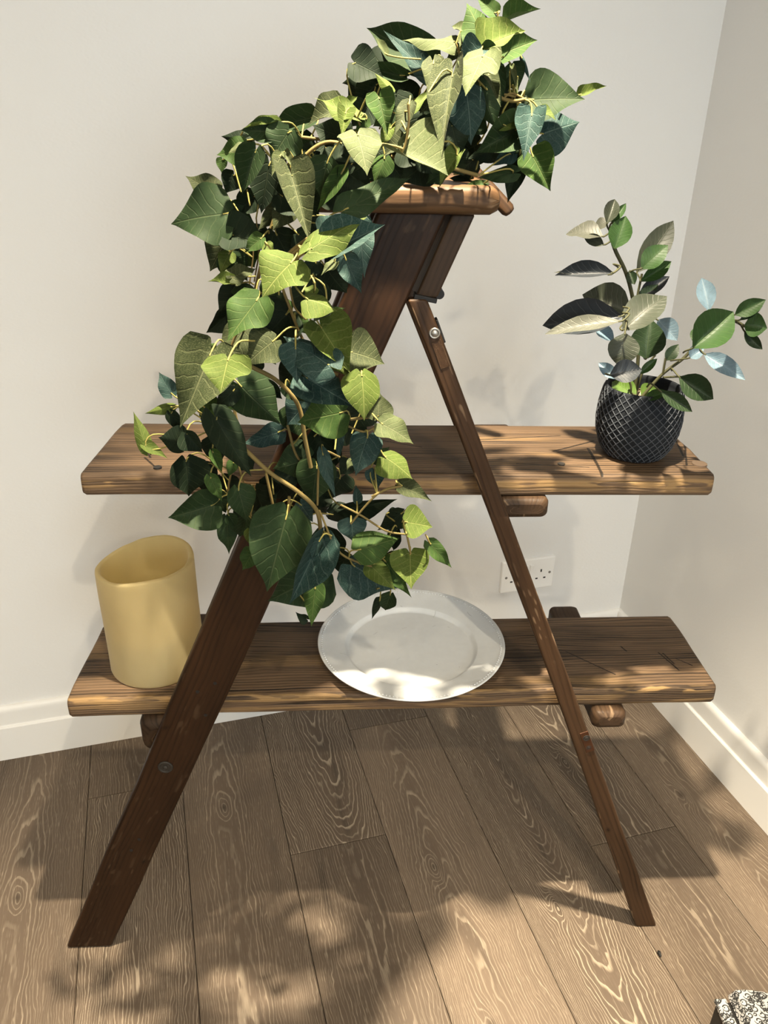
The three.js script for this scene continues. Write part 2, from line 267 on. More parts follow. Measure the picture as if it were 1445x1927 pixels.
const ladder = place(thing('step_ladder', 'old dark-stained wooden step ladder with ivy draped over its top', 'ladder'), 0, 0, 0);
{
  // stiles: the wide left boards, front and rear
  for (const [w0, w1, du, s] of [[-0.026, 0, 0, 1], [-0.276, -0.25, 0.016, 2]]) {
    const st = part('stile', railUV(sweep(16, (t) => { const v = lerp(0, 1.25, t); return { c: [0.437 * v - 0.04 + du + (du ? 0.011 * (1 - v) : 0) + 0.0012 * wob(v, s), v, (w0 + w1) / 2], a: [0, 0, (w1 - w0) / 2], b: [0.04 + 0.0012 * wob(v, s + 5, 5), 0, 0] }; }, 0.005)), stileMat, ladder);
    if (s === 1) {
      const b = part('bolt', mergeGeometries([new THREE.TorusGeometry(0.0098, 0.0022, 8, 28), new THREE.CylinderGeometry(0.0085, 0.0095, 0.0016, 24).rotateX(Math.PI / 2), new THREE.SphereGeometry(0.0042, 14, 8).scale(1, 1, 0.6).translate(0, 0, 0.001)].map((g) => g.translate(0.142, 0.428, 0.0005))), ironMat, st); b.userData.label = 'round iron bolt head';
      for (const [u, v] of [[0.082, 0.27], [0.066, 0.245], [0.205, 0.575], [0.232, 0.59], [0.213, 0.53]]) part('nail', new THREE.CylinderGeometry(0.0028, 0.0028, 0.001, 12).rotateX(Math.PI / 2).translate(u, v, 0.0001), blackMat, st);
    }
  }
  // struts: the slim right legs
  for (const [w0, w1, du, s] of [[-0.02, 0, 0, 3], [-0.27, -0.25, 1, 4]]) {
    const edge = (v) => [0.9605 - 0.3965 * v + 0.006 * Math.sin(v * 3), 1.0 - 0.4105 * v + 0.004 * Math.sin(v * 3)];
    const st = part('strut', railUV(sweep(22, (t) => { const v = lerp(0, 1.152, t), [l, r] = edge(v); return { c: [(l + r) / 2 + du * (0.008 * (1 - v) - 0.004 * v) + 0.0008 * wob(v, s, 12), v, (w0 + w1) / 2], a: [0, 0, (w1 - w0) / 2], b: [(r - l) / 2, 0, 0] }; }, 0.0035)), strutMat, ladder);
    if (s === 3) {
      for (const [u, v, r, m] of [[0.536, 1.112, 0.0062, steelMat], [0.806, 0.466, 0.0055, ironMat], [0.812, 0.446, 0.004, ironMat]]) {
        part('screw', mergeGeometries([new THREE.TorusGeometry(r * 0.9, r * 0.25, 6, 20), new THREE.SphereGeometry(r * 0.75, 14, 8).scale(1, 1, 0.45)].map((g) => g.translate(u, v, 0.0003))), m, st);
      }
      part('inlay', rbox(0.012, 0.036, 0.0014, 0.0005).rotateZ(0.38).translate(0.5445, 1.086, 0.0), strutMat, st);
      part('bracket', rbox(0.014, 0.044, 0.002, 0.0009).rotateZ(0.39).translate(0.8085, 0.4575, 0.0), std({ color: rgb(0.055, 0.022, 0.01), roughness: 0.35, metalness: 0.3 }), st);
    }
  }
  // treads between the stiles and cross bars between the struts, running from front to back
  const bar = (name, u0, u1, v0, v1, wf, wb, r, m, s) => part(name, railUV(sweep(10, (t) => ({ c: [(u0 + u1) / 2, (v0 + v1) / 2 + 0.001 * wob(t, s), lerp(wf, wb, t)], a: [0, (v1 - v0) / 2, 0], b: [(u1 - u0) / 2 + 0.001 * wob(t, s + 3), 0, 0] }), r)), m, ladder);
  bar('tread', 0.1, 0.185, 0.432, 0.4953, -0.0275, -0.335, 0.014, treadMat, 6);
  bar('tread', 0.275, 0.365, 0.82, 0.8765, -0.0275, -0.335, 0.014, treadMat, 7);
  bar('cross_bar', 0.822, 0.877, 0.462, 0.4953, -0.022, -0.335, 0.0085, treadMat, 8);
  bar('cross_bar', 0.64, 0.711, 0.842, 0.8726, -0.031, -0.335, 0.008, treadMat, 9);
  // top board with its rounded end, back plank and hinge
  part('top_board', railUV(sweep(14, (t) => { const u = lerp(0.335, 0.603, t); return { c: [u, 1.263 + 0.001 * wob(u, 11), -0.163], a: [0, 0.0155 + 0.0008 * wob(u, 12, 20), 0], b: [0, 0, 0.178 + 0.001 * wob(u, 13, 20)] }; }, 0.011)), capMat, ladder);
  part('hinge_board', railUV(sweep(8, (t) => { const v = lerp(1.152, 1.2465, t); return { c: [0.527 + (v - 1.157) * 0.42, v, -0.165], a: [0, 0, 0.158], b: [0.0135, 0.0, 0] }; }, 0.003)), treadMat, ladder);
  const h = part('hinge', mergeGeometries([new THREE.CylinderGeometry(0.006, 0.006, 0.03, 16).rotateX(Math.PI / 2).translate(0.5415, 1.1555, -0.028), rbox(0.003, 0.03, 0.016, 0.001).rotateZ(0.38).translate(0.544, 1.113, -0.012), rbox(0.028, 0.006, 0.018, 0.001).rotateZ(-0.2).translate(0.524, 1.152, -0.012)]), blackMat, ladder);
  h.userData.label = 'black iron hinge';
  part('prop_bar', railUV(sweep(6, (t) => ({ c: [lerp(0.572, 0.637, t), lerp(1.302, 1.2385, t), lerp(-0.13, -0.1, t)], a: [0, 0, 0.008], b: [0.0062, 0.0062, 0] }), 0.006)), strutMat, ladder);
}

// reclaimed shelf boards lying across the treads
function shelf(label, u0L, u0R, u1, v0, v1, wf, wb, T, mat, discs, s) {
  const L = u1 - u0L, D = wf - wb, base = place(thing('shelf_board', label, 'shelf', 'shelf boards across the ladder'), u0L, Math.min(v0, v1) - T, (wf + wb) / 2);
  const dv = v0 - Math.min(v0, v1), dv1 = v1 - Math.min(v0, v1);
  part('board', scaleUV(sweep(60, (t) => ({ c: [t * L, T / 2 + lerp(dv, dv1, t), 0], a: [0, T / 2, 0], b: [0, 0, D / 2] }), 0.0055, {
    cuts: 6, deform: (p, t, a, b) => {
      p.x += (1 - t) * (u0R - u0L) * (0.5 - b / D) * (t < 0.5 ? 1 - 2 * t : 0) * 2 * 0.5;
      const e = smooth(D / 2 - 0.012, D / 2, b) * smooth(0, T / 2, a);
      p.y -= e * (0.0016 + 0.0016 * wob(p.x, s, 25)); p.z += smooth(0, D / 2, b) * (0.0012 * wob(p.x, s + 2, 14)) - e * 0.001;
      p.y += 0.0009 * wob(p.x + b * 2, s + 4, 6) * smooth(0, T / 2, a);
      if (t === 1) p.x += 0.002 * wob(b, s + 6, 20); if (t === 0) p.x += 0.002 * wob(b, s + 7, 20);
    },
  }), 1 / 1.05, 1 / 0.47), mat, base);
  for (const [u, w, r, m] of discs) part(r > 0.006 ? 'plug' : 'nail', new THREE.CylinderGeometry(r, r * 1.05, 0.0022, 24).translate(u - u0L, T + lerp(dv, dv1, (u - u0L) / L) + 0.0002, w - (wf + wb) / 2), m, base);
}
const plugMat = std({ color: rgb(0.075, 0.052, 0.036), roughness: 0.5 });
const UB = 0.235, LB = 0.245;
shelf('upper rough brown shelf board with golden worn edge, under the potted plant', 0.071, 0.083, 0.947, 0.913, 0.9035, -0.042, -UB, 0.0335,
  shelfMat(201, [[0.664, 0.103, 0.736, 0.062, 0.0015], [0.719, 0.092, 0.713, 0.186, 0.002], [0.872, 0.027, 0.853, 0.121, 0.0016], [0.877, 0.064, 0.845, 0.154, 0.0013], [0.051, 0.07, 0.081, 0.132, 0.0013], [0.073, 0.132, 0.095, 0.164, 0.0012], [0.55, 0.06, 0.69, 0.04, 0.0011], [0.40, 0.06, 0.47, 0.09, 0.0011], [0.6, 0.15, 0.7, 0.162, 0.001]].map((c) => [...c.slice(0, 4), c[4] * 1.35])),
  [[0.936, -0.079, 0.0105, plugMat], [0.734, -0.077, 0.0052, ironMat], [0.86, -0.09, 0.0055, blackMat], [0.172, -0.061, 0.0055, blackMat]], 21);
shelf('lower rough brown shelf board under the candle and the round plate', -0.008, -0.004, 1.024, 0.53, 0.53, -0.041, -LB, 0.0345,
  shelfMat(301, [[0.81, 0.099, 0.875, 0.163, 0.0011], [0.968, 0.108, 0.985, 0.156, 0.0012], [0.975, 0.11, 0.983, 0.138, 0.0011], [0.992, 0.125, 1.012, 0.144, 0.0009], [0.909, 0.088, 0.914, 0.101, 0.0013], [0.15, 0.1, 0.3, 0.11, 0.0008]].map((c) => [...c.slice(0, 4), c[4] * 1.35])),
  [[0.03, -0.2, 0.004, blackMat]], 31);

// cream pillar candle with a hollow, wavy rim
{
  const t = place(thing('pillar_candle', 'thick cream pillar candle with hollow wavy rim on the lower shelf', 'candle'), 0.115, 0.5301, -0.138);
  const H = 0.193, R = 0.0752, ri = 0.0672, seg = 96;
  const rim = (a) => H + 0.006 * Math.cos(a - 0.1) + 0.004 * Math.cos(2 * a + 2.4) - 0.005 * Math.exp(-Math.pow((a - 1.95) / 0.5, 2)) + 0.0006 * wob(a, 41, 5);
  const prof = [[0.0, 0, 0], [R - 0.004, 0, 0], [R - 0.001, 0.0015, 0], [R, 0.005, 0]]; for (let i = 1; i < 12; i++) prof.push([R, 0.005, i / 12]);
  prof.push([R, -0.004, 1], [R - 0.0008, -0.0012, 1], [R - 0.0024, 0, 1], [ri + 0.0022, -0.0002, 1], [ri, -0.0026, 1]); for (let i = 1; i < 8; i++) prof.push([ri - 0.001 * i * 0.2, -0.004, 1 - i / 12]);
  prof.push([ri - 0.012, 0.062, -1], [0, 0.058, -1]);
  const pos = [], idx = [], uv = [];
  for (let i = 0; i <= seg; i++) { const a = i / seg * Math.PI * 2, h = rim(a); prof.forEach(([r, y, k], j) => { const rr = r + (r > 0.02 ? 0.0005 * wob(a + j * 0.1, 43, 3) : 0); pos.push(rr * Math.cos(a), k < 0 ? y : y + k * (h - (k < 1 ? 0 : 0)), rr * Math.sin(a)); uv.push(i / seg, j / prof.length); }); }
  const n = prof.length; for (let i = 0; i < seg; i++) for (let j = 0; j < n - 1; j++) { const p = i * n + j; idx.push(p, p + 1, p + n, p + 1, p + n + 1, p + n); }
  const g = new THREE.BufferGeometry(); g.setAttribute('position', new THREE.Float32BufferAttribute(pos, 3)); g.setAttribute('uv', new THREE.Float32BufferAttribute(uv, 2)); g.setIndex(idx); g.computeVertexNormals();
  const wax = bake(512, 256, (u, v) => { const m = 0.94 + 0.12 * (fbm(u * 14, v * 8, 55, 3) - 0.5); return [0.78 * m, 0.66 * m, 0.365 * m, 0.5 + 0.3 * fbm(u * 30, v * 20, 57, 2)]; });
  part('wax_body', g, new THREE.MeshPhysicalMaterial({ map: wax.map, bumpMap: wax.bump, bumpScale: 0.0006, roughness: 0.9, specularIntensity: 0.35, transmission: 0.65, thickness: 0 }), t);
  part('wick_light', new THREE.LatheGeometry([[0, 0.066], [0.006, 0.066], [0.005, 0.074], [0.003, 0.086], [0.0006, 0.096], [0, 0.097]].map((p) => new THREE.Vector2(...p)), 16), std({ color: rgb(0.8, 0.6, 0.3), roughness: 0.4 }), t);
}

// round charger plate with a beaded rim
{
  const t = place(thing('charger_plate', 'round pale grey charger plate with beaded rim on the lower shelf', 'plate'), 0.537, 0.5302, -0.154);
  const P = [[0, 0], [0.10, 0], [0.106, 0.001], [0.112, 0.006], [0.14, 0.0135], [0.1555, 0.0185], [0.1575, 0.0195], [0.158, 0.021], [0.157, 0.0222], [0.1545, 0.0218], [0.1515, 0.0205], [0.148, 0.0198], [0.138, 0.0172], [0.118, 0.0128], [0.1135, 0.0119], [0.1115, 0.0108], [0.1085, 0.0068], [0.1065, 0.0048], [0.104, 0.0040], [0.05, 0.0042], [0, 0.0043]];
  const tex = bake(1024, 1024, (u, v) => { const x = u - 0.5, y = v - 0.5, m = 0.97 + 0.06 * (fbm(u * 40, v * 40, 61, 3) - 0.5); let d = 0; for (let i = 0; i < 26; i++) { const px = (hash(i, 1, 63) - 0.5) * 0.8, py = (hash(i, 2, 63) - 0.5) * 0.8, an = hash(i, 3, 63) * 6.3, l = 0.004 + 0.03 * hash(i, 4, 63) ** 3, dx = x - px, dy = y - py, s = dx * Math.cos(an) + dy * Math.sin(an), q = -dx * Math.sin(an) + dy * Math.cos(an) + s * s * 6; d = Math.max(d, 0.35 * hash(i, 5, 63) * (1 - smooth(0.0008, 0.003, Math.abs(q))) * (1 - smooth(l * 0.7, l, Math.abs(s)))); } const k = m * (1 - d); return [0.66 * k, 0.675 * k, 0.68 * k, 0.5]; }, false);
  const g = new THREE.LatheGeometry(P.map((p) => new THREE.Vector2(...p)), 128), p = g.attributes.position, uv = g.attributes.uv; for (let i = 0; i < p.count; i++) uv.setXY(i, p.getX(i) / 0.32 + 0.5, p.getZ(i) / 0.32 + 0.5);
  part('dish', g, std({ map: tex.map, roughness: 0.32 }), t);
  const N = 168, beads = []; const bs = new THREE.SphereGeometry(0.00165, 8, 6); for (let i = 0; i < N; i++) { const a = i / N * Math.PI * 2; beads.push(bs.clone().scale(1, 0.8, 1).translate(0.1512 * Math.cos(a), 0.0208, 0.1512 * Math.sin(a))); }
  const bd = part('beading', mergeGeometries(beads), std({ color: rgb(0.62, 0.63, 0.635), roughness: 0.35 }), t); bd.userData.kind = 'stuff';
}

// ---------------------------------------------------------------- leaves
const ivyLeaf = (...a) => ivyLeaves.push(a), ivyStem = (...a) => ivyStems.push(a), potLeaf = (...a) => potLeaves.push(a), potStem = (...a) => potStems.push(a);
const ivyLeaves = [], ivyStems = [], potLeaves = [], potStems = [];
ivyStem(0.0035, [.147,.012,.110], [.086,.026,.110], [.037,.031,.110], [-.010,.041,.110], [-.039,.021,.110], [-.047,.010,.110], [-.069,-.042,.110], [-.085,-.091,.110], [-.097,-.137,.110], [-.109,-.185,.110]);
ivyStem(0.0030, [.095,.020,.080], [.027,.040,.080], [-.017,.043,.080], [-.040,.045,.080]);
ivyStem(0.0025, [-.021,-.044,.215], [-.037,-.048,.215], [-.053,-.072,.215], [-.046,-.102,.215], [-.034,-.134,.215], [-.019,-.161,.215], [-.000,-.169,.215]);
ivyStem(0.0030, [-.014,-.030,.205], [-.040,-.048,.205], [-.058,-.064,.205]);
ivyStem(0.0040, [-.090,-.166,.195], [-.064,-.181,.195], [-.043,-.207,.195], [-.036,-.249,.195], [-.031,-.280,.195]);
ivyStem(0.0042, [-.100,-.254,.205], [-.074,-.282,.205], [-.046,-.304,.205], [-.026,-.327,.205], [-.021,-.361,.205]);
ivyStem(0.0030, [-.085,-.306,.150], [-.078,-.354,.150], [-.073,-.383,.150]);
ivyStem(0.0032, [-.056,-.315,.195], [-.058,-.335,.195], [-.067,-.373,.195]);
ivyStem(0.0020, [-.022,-.312,.235], [.000,-.365,.235], [.024,-.379,.235], [.035,-.383,.235]);
ivyStem(0.0020, [.001,-.306,.235], [.023,-.319,.235], [.052,-.339,.235], [.073,-.343,.235]);
ivyStem(0.0024, [.034,-.292,.245], [.051,-.283,.245], [.065,-.280,.245]);
ivyStem(0.0020, [.012,-.329,.235], [.029,-.306,.235], [.043,-.291,.235]);
ivyStem(0.0026, [.012,-.206,.245], [.028,-.204,.245], [.040,-.203,.245]);
ivyStem(0.0020, [.007,-.212,.245], [.026,-.219,.245], [.042,-.212,.245]);
ivyStem(0.0020, [.070,-.326,.265], [.073,-.339,.265], [.075,-.350,.265]);
ivyStem(0.0014, [.090,-.327,.265], [.094,-.336,.265]);
ivyStem(0.0022, [-.116,-.222,.150], [-.113,-.260,.150], [-.121,-.292,.150], [-.130,-.333,.150], [-.122,-.354,.150]);
ivyStem(0.0020, [-.132,-.247,.150], [-.120,-.279,.150], [-.113,-.312,.150], [-.106,-.354,.150], [-.105,-.382,.150]);
ivyStem(0.0026, [-.118,-.183,.160], [-.114,-.219,.160], [-.119,-.256,.160]);
ivyStem(0.0016, [-.092,-.038,.100], [-.090,-.065,.100], [-.097,-.105,.100]);
ivyStem(0.0014, [-.085,-.033,.100], [-.084,-.065,.100], [-.091,-.099,.100]);
ivyStem(0.0024, [-.081,-.096,.195], [-.105,-.139,.195], [-.113,-.159,.195]);
ivyStem(0.0030, [-.042,-.056,.235], [-.031,-.048,.235], [-.024,-.045,.235]);
ivyStem(0.0030, [.160,.090,.100], [.169,.083,.100], [.180,.081,.100], [.193,.083,.100]);
ivyStem(0.0020, [.154,.085,.090], [.168,.081,.090], [.178,.088,.090], [.192,.084,.090]);
ivyStem(0.0020, [.160,.080,.090], [.173,.083,.090], [.190,.079,.090]);
ivyStem(0.0020, [.156,.083,.090], [.170,.087,.090], [.184,.085,.090]);
ivyStem(0.0030, [.147,.126,.080], [.154,.110,.080], [.161,.083,.080]);
ivyStem(0.0018, [.117,.114,.080], [.116,.107,.080], [.125,.081,.080]);
ivyStem(0.0018, [.124,.133,.060], [.127,.127,.060], [.129,.120,.060]);
ivyStem(0.0016, [.164,.153,.070], [.163,.160,.070]);
ivyStem(0.0020, [.061,.036,.195], [.064,.042,.195], [.067,.061,.195], [.066,.076,.195]);
ivyStem(0.0022, [.043,.043,.195], [.056,.041,.195], [.062,.039,.195]);
ivyStem(0.0020, [.021,.064,.150], [.024,.056,.150], [.025,.046,.150]);
ivyStem(0.0018, [-.031,-.113,.215], [-.041,-.102,.215], [-.044,-.090,.215], [-.045,-.082,.215]);
ivyStem(0.0022, [.001,-.268,.195], [-.016,-.261,.195], [-.022,-.280,.195], [-.025,-.326,.195]);
ivyStem(0.0028, [-.058,-.247,.150], [-.048,-.286,.150], [-.030,-.306,.150]);
ivyLeaf('G', [.153,.133,.070], [.134,.172,.057], [.010,.321,.947], 0.042);
ivyLeaf('G', [.164,.161,.050], [.145,.176,.042], [-.151,.300,.942], 0.017);
ivyLeaf('G', [.182,.157,.030], [.214,.169,.035], [-.327,.624,.710], 0.021);
ivyLeaf('L', [.149,.128,.100], [.190,.150,.087], [-.150,.701,.697], 0.040);
ivyLeaf('G', [.172,.124,.050], [.208,.139,.059], [-.373,.438,.818], 0.045);
ivyLeaf('K', [.160,.132,.020], [.139,.142,.019], [-.074,-.056,.996], 0.019);
ivyLeaf('P', [.140,.118,.140], [.119,.087,.181], [-.128,.826,.548], 0.040);
ivyLeaf('T', [.141,.123,.110], [.119,.106,.123], [.056,.561,.826], 0.031);
ivyLeaf('D', [.145,.123,.100], [.166,.112,.106], [-.213,.086,.973], 0.025);
ivyLeaf('P', [.125,.135,.050], [.069,.143,.037], [-.017,.816,.577], 0.030);
ivyLeaf('P', [.134,.143,.050], [.121,.155,.036], [-.071,.734,.675], 0.016);
ivyLeaf('P', [.131,.142,.060], [.127,.130,.069], [.063,.570,.819], 0.008);
ivyLeaf('P', [.142,.131,.030], [.108,.111,.063], [-.021,.861,.508], 0.018);
ivyLeaf('D', [.102,.116,-.000], [.029,.160,-.031], [-.240,.255,.937], 0.048);
ivyLeaf('T', [.106,.100,.030], [.052,.152,.012], [.093,.410,.907], 0.024);  // lit half of the dark leaf above, done as a teal leaf
ivyLeaf('K', [.069,.109,-.010], [.007,.097,-.007], [.051,-.017,.999], 0.060);
ivyLeaf('K', [.040,.095,.010], [.012,.072,.007], [-.035,-.100,.994], 0.048);
ivyLeaf('D', [.071,.104,.030], [.021,.115,.017], [-.231,.137,.963], 0.017);
ivyLeaf('P', [.052,.123,.050], [.042,.141,.037], [.094,.613,.785], 0.009);
ivyLeaf('L', [.055,.090,.100], [.039,.108,.079], [-.185,.674,.715], 0.011);
ivyLeaf('S', [.096,.113,.110], [.097,.074,.155], [-.087,.750,.656], 0.025);
ivyLeaf('K', [.063,.113,-.030], [.036,.131,-.035], [-.204,-.038,.978], 0.040);
ivyLeaf('K', [.082,.081,.000], [.061,.106,.002], [.089,.001,.996], 0.035);
ivyLeaf('K', [.130,.073,.050], [.095,.090,.048], [-.127,-.142,.982], 0.038);
ivyLeaf('S', [.111,.102,.150], [.093,.037,.213], [-.382,.697,.607], 0.034);
ivyLeaf('T', [.126,.088,.140], [.136,.042,.147], [.118,.177,.977], 0.043);  // shaded half of the folded leaf above, done as a teal leaf
ivyLeaf('D', [.143,.095,.110], [.159,.056,.123], [-.373,.159,.914], 0.034);
ivyLeaf('S', [.148,.103,.130], [.156,.078,.164], [-.151,.771,.619], 0.014);
ivyLeaf('D', [.164,.110,.090], [.170,.076,.094], [-.229,.091,.969], 0.015);
ivyLeaf('D', [.185,.101,.070], [.175,.092,.069], [-.160,.120,.980], 0.013);
ivyLeaf('D', [.186,.114,.050], [.195,.092,.053], [-.055,.123,.991], 0.023);
ivyLeaf('P', [.180,.111,.080], [.184,.087,.104], [-.062,.702,.710], 0.006);
ivyLeaf('T', [.195,.122,.050], [.204,.099,.063], [-.323,.370,.871], 0.005);
ivyLeaf('D', [.210,.083,.050], [.261,.087,.071], [-.374,.459,.806], 0.055);
ivyLeaf('L', [.270,.089,.020], [.300,.101,.016], [-.148,.623,.768], 0.013);
ivyLeaf('T', [.224,.050,.050], [.268,.066,.049], [-.060,.247,.967], 0.051);
ivyLeaf('T', [.198,.069,.110], [.186,.035,.141], [-.198,.689,.697], 0.031);
ivyLeaf('L', [.171,.058,.110], [.211,.075,.097], [-.153,.794,.588], 0.014);
ivyLeaf('L', [.208,.073,.100], [.223,.066,.113], [-.091,.822,.562], 0.013);
ivyLeaf('D', [.186,.055,.100], [.143,.033,.108], [.072,.220,.973], 0.039);
ivyLeaf('K', [.181,.040,.080], [.140,.025,.077], [-.019,-.159,.987], 0.029);
ivyLeaf('T', [.184,.032,.100], [.162,.023,.103], [-.070,.487,.870], 0.018);
ivyLeaf('G', [.209,.030,.080], [.228,-.002,.098], [-.254,.352,.901], 0.039);
ivyLeaf('K', [.197,.025,.070], [.189,-.022,.064], [-.214,-.078,.974], 0.023);
ivyLeaf('D', [.187,.014,.100], [.149,.009,.089], [-.290,.239,.927], 0.018);
ivyLeaf('D', [.191,.033,.070], [.202,.015,.075], [-.460,-.017,.888], 0.027);
ivyLeaf('G', [.165,-.000,.050], [.135,-.005,.050], [-.078,.577,.813], 0.009);
ivyLeaf('K', [.156,.000,-.000], [.131,.001,.002], [.083,-.209,.974], 0.016);
ivyLeaf('K', [.183,.081,.070], [.171,.064,.067], [.080,-.238,.968], 0.028);
ivyLeaf('K', [.194,.086,.080], [.182,.074,.079], [-.024,-.072,.997], 0.015);
ivyLeaf('L', [.184,.091,.070], [.189,.081,.078], [-.199,.572,.796], 0.008);
ivyLeaf('K', [.150,.024,.050], [.134,.008,.049], [.046,-.105,.993], 0.030);
ivyLeaf('K', [.124,.030,.070], [.137,.007,.070], [-.320,-.168,.933], 0.035);
ivyLeaf('K', [.155,.040,.050], [.128,.023,.039], [-.285,-.175,.942], 0.041);
ivyLeaf('L', [.020,.064,.150], [-.021,.084,.126], [.006,.769,.639], 0.026);
ivyLeaf('L', [.010,.068,.150], [.006,.049,.169], [.144,.674,.725], 0.018);
ivyLeaf('S', [.006,.072,.070], [-.030,.060,.081], [-.023,.703,.711], 0.034);
ivyLeaf('K', [.011,.044,.100], [-.025,.056,.090], [-.282,-.064,.957], 0.035);
ivyLeaf('G', [.041,.081,.170], [.048,.053,.187], [-.115,.502,.857], 0.027);
ivyLeaf('S', [.068,.076,.170], [.055,.052,.189], [.115,.570,.813], 0.017);
ivyLeaf('L', [.072,.071,.150], [.093,.090,.135], [-.079,.669,.739], 0.011);
ivyLeaf('S', [.104,.085,.100], [.084,.070,.114], [.070,.616,.784], 0.023);
ivyLeaf('P', [.020,.051,.210], [.029,.026,.243], [.084,.807,.585], 0.041);
ivyLeaf('P', [.061,.036,.190], [.103,.021,.219], [-.008,.890,.456], 0.069);
ivyLeaf('P', [.072,.053,.150], [.097,.046,.163], [-.043,.841,.539], 0.032);
ivyLeaf('S', [.066,.044,.160], [.046,.034,.168], [.028,.630,.776], 0.027);
ivyLeaf('L', [.117,.034,.170], [.096,.011,.187], [-.267,.717,.644], 0.021);
ivyLeaf('G', [.048,.029,.150], [.036,.007,.159], [-.189,.445,.875], 0.022);
ivyLeaf('D', [-.008,.025,.150], [-.018,-.009,.152], [-.234,.115,.965], 0.031);
ivyLeaf('K', [.016,.022,.130], [-.005,.025,.131], [.042,.081,.996], 0.020);
ivyLeaf('K', [.009,.015,.120], [.038,-.003,.119], [-.088,-.201,.976], 0.039);
ivyLeaf('G', [.006,.016,.160], [-.020,-.018,.169], [-.047,.295,.954], 0.017);
ivyLeaf('D', [.009,-.011,.220], [.072,.017,.192], [.127,.549,.826], 0.028);
ivyLeaf('K', [.093,.023,.100], [.069,.002,.093], [-.166,-.131,.977], 0.043);
ivyLeaf('K', [.048,.030,.100], [.071,.005,.100], [-.137,-.106,.985], 0.039);
ivyLeaf('K', [.070,.060,.090], [.093,.031,.092], [-.221,-.097,.970], 0.039);
ivyLeaf('K', [.032,.074,.090], [.016,.055,.089], [-.028,-.040,.999], 0.032);
ivyLeaf('K', [.103,.061,.090], [.088,.035,.083], [-.088,-.211,.973], 0.039);
ivyLeaf('D', [.058,.070,.110], [.037,.055,.107], [-.064,-.094,.994], 0.024);
ivyLeaf('K', [-.040,-.006,.100], [-.019,-.038,.099], [-.202,-.167,.965], 0.043);
ivyLeaf('K', [-.007,.000,.110], [.015,-.026,.107], [-.001,-.105,.995], 0.040);
ivyLeaf('D', [.106,.015,.130], [.091,.005,.128], [-.352,.353,.867], 0.020);
ivyLeaf('L', [.052,.056,.170], [.042,.041,.183], [-.048,.658,.751], 0.014);
ivyLeaf('K', [.113,.068,.100], [.120,.036,.094], [.007,-.169,.986], 0.033);
ivyLeaf('G', [.030,.063,.150], [.019,.053,.153], [.004,.340,.940], 0.014);
ivyLeaf('L', [.013,.074,.130], [.022,.083,.122], [.043,.602,.798], 0.009);
ivyLeaf('S', [.019,.051,.150], [.005,.045,.155], [.008,.670,.742], 0.018);
ivyLeaf('K', [.005,.041,.125], [.031,.027,.134], [-.164,.307,.937], 0.034);  // this and the next six: hidden leaves added to shade the plate
ivyLeaf('K', [.036,.039,.125], [.058,.022,.128], [.095,.300,.949], 0.035);
ivyLeaf('K', [.068,.037,.125], [.090,.023,.132], [-.184,.196,.963], 0.034);
ivyLeaf('K', [.026,.026,.125], [.047,.012,.130], [-.157,.114,.981], 0.034);
ivyLeaf('K', [.057,.049,.125], [.083,.040,.135], [-.322,.156,.934], 0.033);
ivyLeaf('K', [.090,.032,.125], [.107,.013,.126], [.102,.139,.985], 0.034);
ivyLeaf('K', [.004,.026,.125], [-.017,.011,.130], [.103,.156,.982], 0.034);
ivyLeaf('D', [-.024,.063,.050], [-.076,.052,.041], [-.207,.196,.958], 0.027);
ivyLeaf('D', [-.065,.049,.100], [-.096,.053,.104], [.168,.259,.951], 0.026);
ivyLeaf('L', [-.060,.058,.100], [-.094,.055,.106], [.063,.760,.647], 0.012);
ivyLeaf('D', [-.047,.050,.110], [-.067,.023,.113], [-.068,.171,.983], 0.041);
ivyLeaf('K', [-.022,.032,.080], [-.051,.025,.087], [.260,-.062,.963], 0.021);
ivyLeaf('P', [-.055,.029,.130], [-.063,.013,.146], [.146,.669,.729], 0.013);
ivyLeaf('P', [-.050,.031,.130], [-.042,.020,.141], [-.080,.681,.728], 0.009);
ivyLeaf('K', [-.094,.040,.050], [-.126,.044,.046], [-.124,.091,.988], 0.019);
ivyLeaf('G', [-.092,.032,.100], [-.122,.028,.101], [.030,.141,.990], 0.030);
ivyLeaf('G', [-.120,.022,.070], [-.122,.009,.073], [-.141,.254,.957], 0.013);
ivyLeaf('D', [-.077,.034,.150], [-.093,-.005,.154], [-.065,.122,.990], 0.028);
ivyLeaf('K', [-.067,.021,.120], [-.077,-.026,.126], [.136,.101,.986], 0.042);
ivyLeaf('K', [-.051,.017,.100], [-.066,-.020,.102], [.274,-.054,.960], 0.036);
ivyLeaf('K', [-.109,.007,.070], [-.119,-.012,.074], [.181,.088,.980], 0.025);
ivyLeaf('K', [-.087,-.013,.080], [-.111,-.031,.077], [-.124,-.013,.992], 0.027);
ivyLeaf('D', [-.116,-.028,.110], [-.174,-.033,.117], [.066,.475,.877], 0.064);
ivyLeaf('S', [-.130,-.011,.070], [-.162,.006,.065], [.041,.367,.929], 0.030);
ivyLeaf('D', [-.116,-.032,.080], [-.088,-.043,.076], [.133,.004,.991], 0.037);
ivyLeaf('S', [-.119,-.053,.080], [-.139,-.090,.092], [.271,.154,.950], 0.045);
ivyLeaf('S', [-.042,.016,.180], [-.024,-.038,.231], [.033,.690,.723], 0.036);
ivyLeaf('S', [-.047,-.013,.130], [-.063,-.035,.153], [.237,.622,.746], 0.027);
ivyLeaf('S', [-.062,-.023,.100], [-.082,-.043,.113], [.266,.326,.907], 0.018);
ivyLeaf('K', [-.023,.025,.110], [-.039,.010,.108], [-.041,-.116,.992], 0.025);
ivyLeaf('K', [-.091,.022,.070], [-.076,.002,.069], [-.142,-.134,.981], 0.034);
